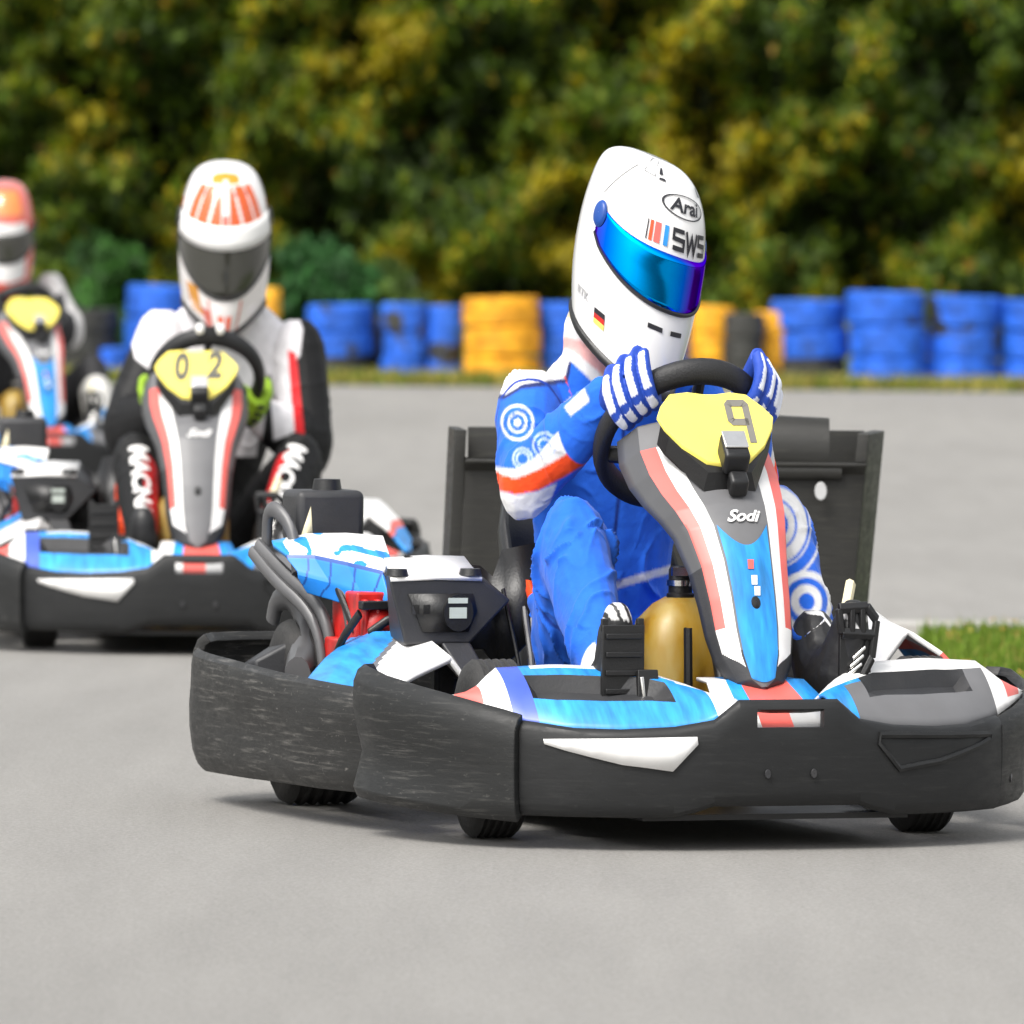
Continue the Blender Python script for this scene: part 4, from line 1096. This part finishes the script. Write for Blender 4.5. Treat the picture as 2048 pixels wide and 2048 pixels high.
stacks = [
 (-30, .1, 135, .47, TK, 'bare black tyre stack at the far left end of the tyre wall', .4, 0),
 (75, .25, 140, .46, TK, 'bare black tyre stack behind the coral helmeted driver', .4, 0),
 (160, .2, 120, .42, TK, 'bare black tyre stack left of the tall blue stack beside kart 02 driver', .4, 0),
 (222, -.35, 60, .2, TB, 'low narrow blue tyre stack near the right elbow of kart 02 driver', .45, 0),
 (295, .1, 118, .565, TB, 'tall blue tyre stack beside the rayed helmet of kart 02 driver', .3, 0),
 (410, .15, 110, .50, TB, 'blue tyre stack hidden mostly behind kart 02 driver', .4, 0),
 (497, .25, 52, .555, TYL, 'yellow tyre stack peeking over the shoulder of kart 02 driver', .5, 0),
 (640, .1, 128, .465, TB, 'blue tyre stack on a bare black tyre right of kart 02 driver', .26, 1),
 (712, .45, 60, .40, TK, 'narrow bare dark stack in the gap between two blue stacks', .4, 0),
 (764, -.05, 86, .475, TB, 'patchy blue tyre stack left of the dark wedge', .2, 0),
 (838, .0, 72, .465, TB, 'narrow blue tyre stack touching the bright yellow stack', .16, 0),
 (948, -.15, 146, .52, TYL, 'wide bright yellow tyre stack left of the blue suited driver', .6, 0),
 (1062, .1, 100, .49, TB, 'blue tyre stack behind the collar of the blue suited driver', .3, 0),
 (1160, .1, 110, .49, TYL, 'yellow tyre stack hidden mostly behind the white helmet', .5, 0),
 (1262, .2, 110, .49, TB, 'blue tyre stack hidden mostly behind the white chin bar', .5, 0),
 (1352, .05, 84, .48, TYL, 'orange yellow tyre stack just right of the white helmet', .28, 0),
 (1408, -.2, 78, .44, TK, 'bare black tyre stack between two orange yellow stacks', .4, 0),
 (1466, .05, 72, .45, TYL, 'slim orange yellow tyre stack above the left glove', .3, 0),
 (1532, .1, 142, .52, TB, 'blue tyre stack with a bare black bottom tyre', .27, 1),
 (1678, -.1, 150, .575, TB, 'tallest and widest blue tyre stack of the right hand run', .3, 0),
 (1826, .0, 140, .555, TB, 'blue tyre stack with dark worn patches right of the tallest one', .24, 0),
 (1962, .05, 140, .53, TB, 'blue tyre stack cut by the right edge', .5, 0),
 (2105, .1, 140, .52, TK, 'bare black tyre stack past the right edge', .4, 0),
]
for px, dy, wpx, h, c, lab, cov, bare in stacks:
    tyre_stack(TX(px), TY+.3+dy, wpx*1.06/255.6, h*.89, c, lab, cov, lean=rng.uniform(-.02, .02), bare=bare)

# ------------------------------------------------------------------ setting: track, verge, grass
ys = np.concatenate([np.arange(2, 12, 2), np.arange(12, 50, .5), np.arange(50, 76, 1), np.arange(76, 420, 20)])
xs = np.concatenate([np.arange(-200, -20, 30), np.arange(-20, 20.1, 4), np.arange(50, 231, 30)])
b = MB().grid([[(x, y, ground_z(y)) for x in xs] for y in ys])
m, nt, N, L, P = new_mat('worn_asphalt')
tc = N.new('ShaderNodeTexCoord')
def nz(scale, det, st=(1, 1, 1), rot=0):
    mp = N.new('ShaderNodeMapping'); mp.inputs['Scale'].default_value = st; mp.inputs['Rotation'].default_value = (0, 0, rot)
    L.new(tc.outputs['Object'], mp.inputs[0]); n = N.new('ShaderNodeTexNoise'); n.inputs['Scale'].default_value = scale; n.inputs['Detail'].default_value = det
    n.inputs['Roughness'].default_value = .6; L.new(mp.outputs[0], n.inputs['Vector']); return n.outputs['Fac']
def mrange(v, a, b_, c, d):
    r = N.new('ShaderNodeMapRange'); r.inputs['From Min'].default_value = a; r.inputs['From Max'].default_value = b_
    r.inputs['To Min'].default_value = c; r.inputs['To Max'].default_value = d; L.new(v, r.inputs['Value']); return r.outputs[0]
def mmul(a, b_):
    x = N.new('ShaderNodeMath'); x.operation = 'MULTIPLY'; L.new(a, x.inputs[0]); L.new(b_, x.inputs[1]); return x.outputs[0]
f = mmul(mmul(mrange(nz(.5, 4, (1, .25, 1), .5), .3, .7, .9, 1.08), mrange(nz(120, 3), .3, .7, .87, 1.13)), mrange(nz(2.2, 6, (2.5, .25, 1), .35), .35, .65, .95, 1.05))
vo = N.new('ShaderNodeTexVoronoi'); vo.inputs['Scale'].default_value = 95; L.new(tc.outputs['Object'], vo.inputs['Vector'])
f = mmul(f, mrange(vo.outputs['Distance'], .0, .7, .86, 1.1))
dk = mmul(f, mrange(nz(5, 2), .76, .80, 1.0, .55))
vm = N.new('ShaderNodeVectorMath'); vm.operation = 'SCALE'; vm.inputs[0].default_value = (.225, .217, .204); L.new(dk, vm.inputs['Scale'])
L.new(vm.outputs[0], P.inputs['Base Color']); P.inputs['Roughness'].default_value = .8; P.inputs['Specular IOR Level'].default_value = .3
bp = N.new('ShaderNodeBump'); bp.inputs['Strength'].default_value = .5; bp.inputs['Distance'].default_value = .006
L.new(nz(130, 3), bp.inputs['Height']); L.new(bp.outputs[0], P.inputs['Normal'])
ASPH = m
tag(b.build('track', ASPH), None, None, None, 'structure')

def leafmat(name, rough=.6, trans=.3):
    m, nt, N, L, P = new_mat(name)
    at = N.new('ShaderNodeAttribute'); at.attribute_name = 'paint'
    L.new(at.outputs['Color'], P.inputs['Base Color']); P.inputs['Roughness'].default_value = rough; P.inputs['Specular IOR Level'].default_value = .25
    tr = N.new('ShaderNodeBsdfTranslucent'); L.new(at.outputs['Color'], tr.inputs['Color'])
    mx = N.new('ShaderNodeMixShader'); mx.inputs[0].default_value = trans
    L.new(P.outputs[0], mx.inputs[1]); L.new(tr.outputs[0], mx.inputs[2])
    L.new(mx.outputs[0], N['Material Output'].inputs['Surface']); return m
LEAF = leafmat('leaves')
def flat_mesh(name, V, F, C, mat, parent=None):
    """V (n,3), F (m,k) arrays, C (n,3) colours"""
    me = bpy.data.meshes.new(name); k = F.shape[1]
    me.vertices.add(len(V)); q = V.astype(np.float32).copy(); q[:, 2] *= Z_STRETCH; me.vertices.foreach_set('co', q.ravel())
    me.loops.add(F.size); me.loops.foreach_set('vertex_index', F.astype(np.int32).ravel())
    me.polygons.add(len(F)); me.polygons.foreach_set('loop_start', np.arange(0, F.size, k, dtype=np.int32))
    me.update(calc_edges=True)
    at = me.color_attributes.new('paint', 'FLOAT_COLOR', 'POINT'); c4 = np.ones((len(V), 4), np.float32); c4[:, :3] = C
    at.data.foreach_set('color', c4.ravel()); me.materials.append(mat); me.validate()
    o = bpy.data.objects.new(name, me); COL.objects.link(o); o.parent = parent; return o
def blades(x, y, h, w, z0, cols):
    n = len(x); a = rng.uniform(0, 2*math.pi, n); lx, ly = rng.normal(0, .35, n)*h, rng.normal(0, .35, n)*h
    dx, dy = np.cos(a)*w, np.sin(a)*w
    V = np.stack([np.stack([x-dx, y-dy, z0], 1), np.stack([x+dx, y+dy, z0], 1), np.stack([x+lx, y+ly, z0+h], 1)], 1).reshape(-1, 3)
    return V, np.arange(3*n).reshape(n, 3), np.repeat(cols, 3, 0)
# infield lawn at the right, with a pale concrete kerb on its far side
m, nt, N, L, P = new_mat('lawn_soil'); P.inputs['Base Color'].default_value = (.06, .085, .02, 1); P.inputs['Roughness'].default_value = .9
SOIL = m
edge = [(1.41, 28.1), (1.33, 27.3), (1.36, 25.5), (1.5, 23.5), (1.75, 21.5), (9, 21.5), (9, 28.9)]
b = MB(); ring = [(x, y, ground_z(y)) for x, y in edge]
b.poly([(x, y, z+.006) for x, y, z in ring]); tag(b.build('lawn', SOIL, None, smooth=False), None, None, None, 'structure')
n = 60000
x = rng.uniform(1.2, 6, n); y = rng.uniform(21.5, 28.8, n)
ok = in_poly(x, y, edge); x, y = x[ok], y[ok]
tone = np.array([noise.noise(Vector((a*1.3, c*.9, 0))) for a, c in zip(x, y)])
base = np.array((.12, .195, .018)) + tone[:, None]*np.array((.05, .05, .006)); c = base*rng.uniform(.7, 1.35, (len(x), 1))
br = rng.random(len(x)) < .06; c[br] = np.array((.32, .27, .07))
V, F, C = blades(x, y, rng.uniform(.022, .055, len(x)), .006, np.array([ground_z(q) for q in y])+.005, c)
tag(flat_mesh('grass', V, F, C, LEAF), None, None, None, 'stuff')
m, nt, N, L, P = new_mat('pale_concrete'); P.inputs['Base Color'].default_value = (.36, .345, .32, 1); P.inputs['Roughness'].default_value = .85
b = MB(); sec = []
for x_, y_ in ((1.0, 28.2), (1.34, 28.25), (4, 28.6), (9, 29.1)):
    g = ground_z(y_); sec.append([(x_, y_, g), (x_, y_, g+.022), (x_, y_+.16, g+.028), (x_, y_+.32, g+.004), (x_, y_+.32, g)])
tag(b.loft(sec).build('kerb', m), None, None, None, 'structure')
# a drift of fallen leaves on the lawn
n = 260; x = rng.uniform(1.3, 5, n); y = rng.uniform(23, 28.4, n); z0 = np.array([ground_z(q) for q in y])+.03
a = rng.uniform(0, 6.28, n); s = rng.uniform(.015, .035, n)
V = np.stack([np.stack([x+np.cos(a+k*math.pi/2)*s, y+np.sin(a+k*math.pi/2)*s, z0+rng.uniform(-.006, .012, n)], 1) for k in range(4)], 1).reshape(-1, 3)
C = np.repeat(np.array((.42, .26, .05))*rng.uniform(.5, 1.4, (n, 1)), 4, 0)
tag(flat_mesh('fallen_leaves', V, np.arange(4*n).reshape(n, 4), C, LEAF), None, None, None, 'stuff')
# verge under the tyre wall
b = MB().grid([[(x_, y_, .004 + .12*max(0, (y_-TY-.8)/4)) for x_ in (-30, 0, 30)] for y_ in (TY-.55, TY+.8, TY+5, TY+18, TY+60)])
tag(b.build('earth_bank', SOIL), None, None, None, 'structure')
n = 26000; x = rng.uniform(-9, 9, n); y = TY - .62 + np.abs(rng.normal(0, .45, n))
c = np.where(rng.random((n, 1)) < .45, np.array((.42, .36, .09)), np.array((.17, .22, .03)))*rng.uniform(.6, 1.3, (n, 1))
V, F, C = blades(x, y, rng.uniform(.03, .10, n), .014, np.full(n, .004), c)
tag(flat_mesh('verge_grass', V, F, C, LEAF), None, None, None, 'stuff')

# ------------------------------------------------------------------ woodland behind the tyre wall
def leaf_cloud(centres, radii, counts, size, cols, squash=.8, hang=.25):
    P_, C_, S_ = [], [], []
    for c, r, k, col in zip(centres, radii, counts, cols):
        d = rng.normal(size=(k, 3)); d /= np.linalg.norm(d, axis=1)[:, None]
        rad = rng.uniform(.35, 1.05, k)**.6*r
        p = np.array(c) + d*rad[:, None]*np.array((1, 1, squash)); P_.append(p)
        C_.append(np.array(col)*rng.uniform(.55, 1.5, (k, 1))*np.array([[1, 1, 1]])); S_.append(rng.uniform(.6, 1.4, k)*size)
    p = np.concatenate(P_); c = np.concatenate(C_); s = np.concatenate(S_); n = len(p)
    nrm = rng.normal(size=(n, 3)); nrm[:, 2] = np.abs(nrm[:, 2])*.8+.3; nrm[:, 1] -= .5; nrm /= np.linalg.norm(nrm, axis=1)[:, None]
    t = np.cross(nrm, rng.normal(size=(n, 3))); t /= np.linalg.norm(t, axis=1)[:, None]; bt = np.cross(nrm, t)
    t *= s[:, None]; bt *= (s*.6)[:, None]
    V = np.stack([p-t, p-bt, p+t, p+bt], 1).reshape(-1, 3)
    return V, np.arange(4*n).reshape(n, 4), np.repeat(c, 4, 0)
pal = np.array([(.11, .135, .002), (.062, .105, .002), (.045, .08, .003), (.25, .20, .002), (.02, .04, .003), (.15, .09, .004)])
N_ = 250000
X_ = rng.uniform(-9.5, 9.5, N_); Z_ = rng.uniform(.2, 5.6, N_)
f1 = np.empty(N_); f2 = np.empty(N_); f3 = np.empty(N_)
for i in range(N_):
    x_, z_ = X_[i], Z_[i]
    f1[i] = noise.noise(Vector((x_*1.1, z_*1.7, 2))); f2[i] = noise.noise(Vector((x_*2.6, z_*3.9, 7))); f3[i] = noise.noise(Vector((x_*.9+4, z_*1.3, 12)))
dens = f1 + .75*f2
keep = rng.random(N_) < np.clip((dens + .55)*1.5, .14, 1)
X_, Z_, f1, f2, f3, dens = (a_[keep] for a_ in (X_, Z_, f1, f2, f3, dens)); n = len(X_)
Y_ = 75.4 + .3*Z_ - 1.25*dens + rng.exponential(.35, n)
k_ = f3*1.7 + f2*.8 + rng.normal(0, .45, n)
idx = np.select([k_ > .75, k_ > .25, k_ > -.15, k_ > -.6], [3, 0, 1, 2], 4); idx[rng.random(n) < .03] = 5
C0 = pal[idx]*rng.uniform(.6, 1.45, (n, 1))
nd = 60000  # back layer of leaves, coloured dark for the shade in the gaps
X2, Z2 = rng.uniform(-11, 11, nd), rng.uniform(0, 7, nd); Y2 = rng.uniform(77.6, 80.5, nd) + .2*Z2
ns = 70000      # the wood goes on to either side of the picture
X3 = np.where(rng.random(ns) < .55, rng.uniform(-27, -9.3, ns), rng.uniform(9.3, 24, ns)); Z3 = rng.uniform(.1, 6.4, ns)
f4 = np.array([noise.noise(Vector((a_*1.1, b_*1.7, 2))) + .5*noise.noise(Vector((a_*2.6, b_*3.9, 7))) for a_, b_ in zip(X3, Z3)])
Y3 = 75.6 + .3*Z3 - 1.8*f4 + rng.exponential(.5, ns)
C3 = pal[rng.choice(5, ns, p=[.25, .3, .25, .05, .15])]*rng.uniform(.6, 1.4, (ns, 1))
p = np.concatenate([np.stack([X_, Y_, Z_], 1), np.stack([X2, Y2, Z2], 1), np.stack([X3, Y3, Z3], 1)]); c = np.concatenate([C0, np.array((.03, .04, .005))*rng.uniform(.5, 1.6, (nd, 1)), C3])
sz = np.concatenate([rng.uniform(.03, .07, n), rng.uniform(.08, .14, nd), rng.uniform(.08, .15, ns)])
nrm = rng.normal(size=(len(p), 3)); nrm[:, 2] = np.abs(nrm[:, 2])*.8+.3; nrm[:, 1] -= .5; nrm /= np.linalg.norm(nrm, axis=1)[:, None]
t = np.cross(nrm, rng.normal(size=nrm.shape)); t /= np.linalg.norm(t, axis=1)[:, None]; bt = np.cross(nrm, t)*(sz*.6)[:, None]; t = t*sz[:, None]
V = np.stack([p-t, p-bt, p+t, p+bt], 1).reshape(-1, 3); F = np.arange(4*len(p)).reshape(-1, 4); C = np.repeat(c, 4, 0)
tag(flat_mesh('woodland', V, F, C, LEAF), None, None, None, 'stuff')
# near-black sheet added behind the leaves, its colour all shade, to shut out daylight
m, nt, N, L, P = new_mat('near_black_backing'); P.inputs['Base Color'].default_value = (.012, .012, .006, 1); P.inputs['Roughness'].default_value = 1
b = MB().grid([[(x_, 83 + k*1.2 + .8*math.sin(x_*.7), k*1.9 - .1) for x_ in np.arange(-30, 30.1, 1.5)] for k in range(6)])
tag(b.build('dark_backing', m), None, None, None, 'structure')

def bush(x_, y_, w, h, label, tone):
    o = thing('bush', (x_, y_, .05), 0, label, 'bush')
    cen, rad, cnt, col = [], [], [], []
    for i in range(26):
        cen.append((rng.uniform(-w, w), rng.uniform(-.3, .3), rng.uniform(.12, h)*(1))); rad.append(rng.uniform(.12, .24)); cnt.append(130)
        col.append(np.array(tone)*rng.uniform(.7, 1.3))
    cen = [(a*(1-.45*(c/h)), b_, c) for a, b_, c in cen]
    V, F, C = leaf_cloud(cen, rad, cnt, .045, col)
    flat_mesh('foliage', V, F, C, LEAF, o)
    b = MB()
    for i in range(7): b.tube([(rng.uniform(-.1, .1), 0, -.05), (rng.uniform(-w*.6, w*.6), rng.uniform(-.1, .1), h*.75)], [.02, .006], 6)
    b.build('stem', SOIL, o)
bush(TX(610), TY+2, .55, .60, 'bluish green bush over the tyre wall right of the rayed helmet', (.022, .085, .018))
bush(TX(185), TY+2, .28, .58, 'green bush over the tyre wall between the two rear drivers', (.028, .09, .012))
bush(TX(720), TY+2.1, .22, .48, 'small yellow green bush above the gap between blue stacks', (.05, .09, .012))

# ------------------------------------------------------------------ sky, light, camera
w = bpy.data.worlds.new('World'); SC.world = w; w.use_nodes = True
N, L = w.node_tree.nodes, w.node_tree.links
sky = N.new('ShaderNodeTexSky'); sky.sky_type = 'NISHITA'; sky.sun_disc = False
EL, AZ = R(52), R(215)
sky.sun_elevation = EL; sky.sun_rotation = AZ; sky.dust_density = 4; sky.air_density = 1.5
hs = N.new('ShaderNodeHueSaturation'); hs.inputs['Saturation'].default_value = .18
L.new(sky.outputs[0], hs.inputs['Color']); L.new(hs.outputs[0], N['Background'].inputs['Color']); N['Background'].inputs['Strength'].default_value = .13
sl = bpy.data.lights.new('sun', 'SUN'); sl.energy = 1.4; sl.angle = R(22); sl.color = (1, .96, .9)
so = bpy.data.objects.new('sun', sl); COL.objects.link(so)
d = Vector((math.sin(AZ)*math.cos(EL), math.cos(AZ)*math.cos(EL), math.sin(EL)))
so.rotation_euler = (-d).to_track_quat('-Z', 'Y').to_euler()

cam = bpy.data.cameras.new('camera'); co = bpy.data.objects.new('camera', cam); COL.objects.link(co)
cam.sensor_width = 36; cam.lens = 16740/2048*36; cam.shift_y = -(1024-430)/2048
co.matrix_world = Matrix.Translation((0, 0, .8913*Z_STRETCH)) @ Matrix.Rotation(R(-.6), 4, 'Y') @ Matrix.Rotation(R(90), 4, 'X')
cam.clip_start = .5; cam.clip_end = 1500
cam.dof.use_dof = True; cam.dof.focus_distance = 18.0; cam.dof.aperture_fstop = 7.4
SC.camera = co
SC.view_settings.view_transform = 'Standard'; SC.view_settings.look = 'None'; SC.view_settings.exposure = 1.0; SC.view_settings.gamma = 1
SC.cycles.use_denoising = True
SC.cycles.max_bounces = 8
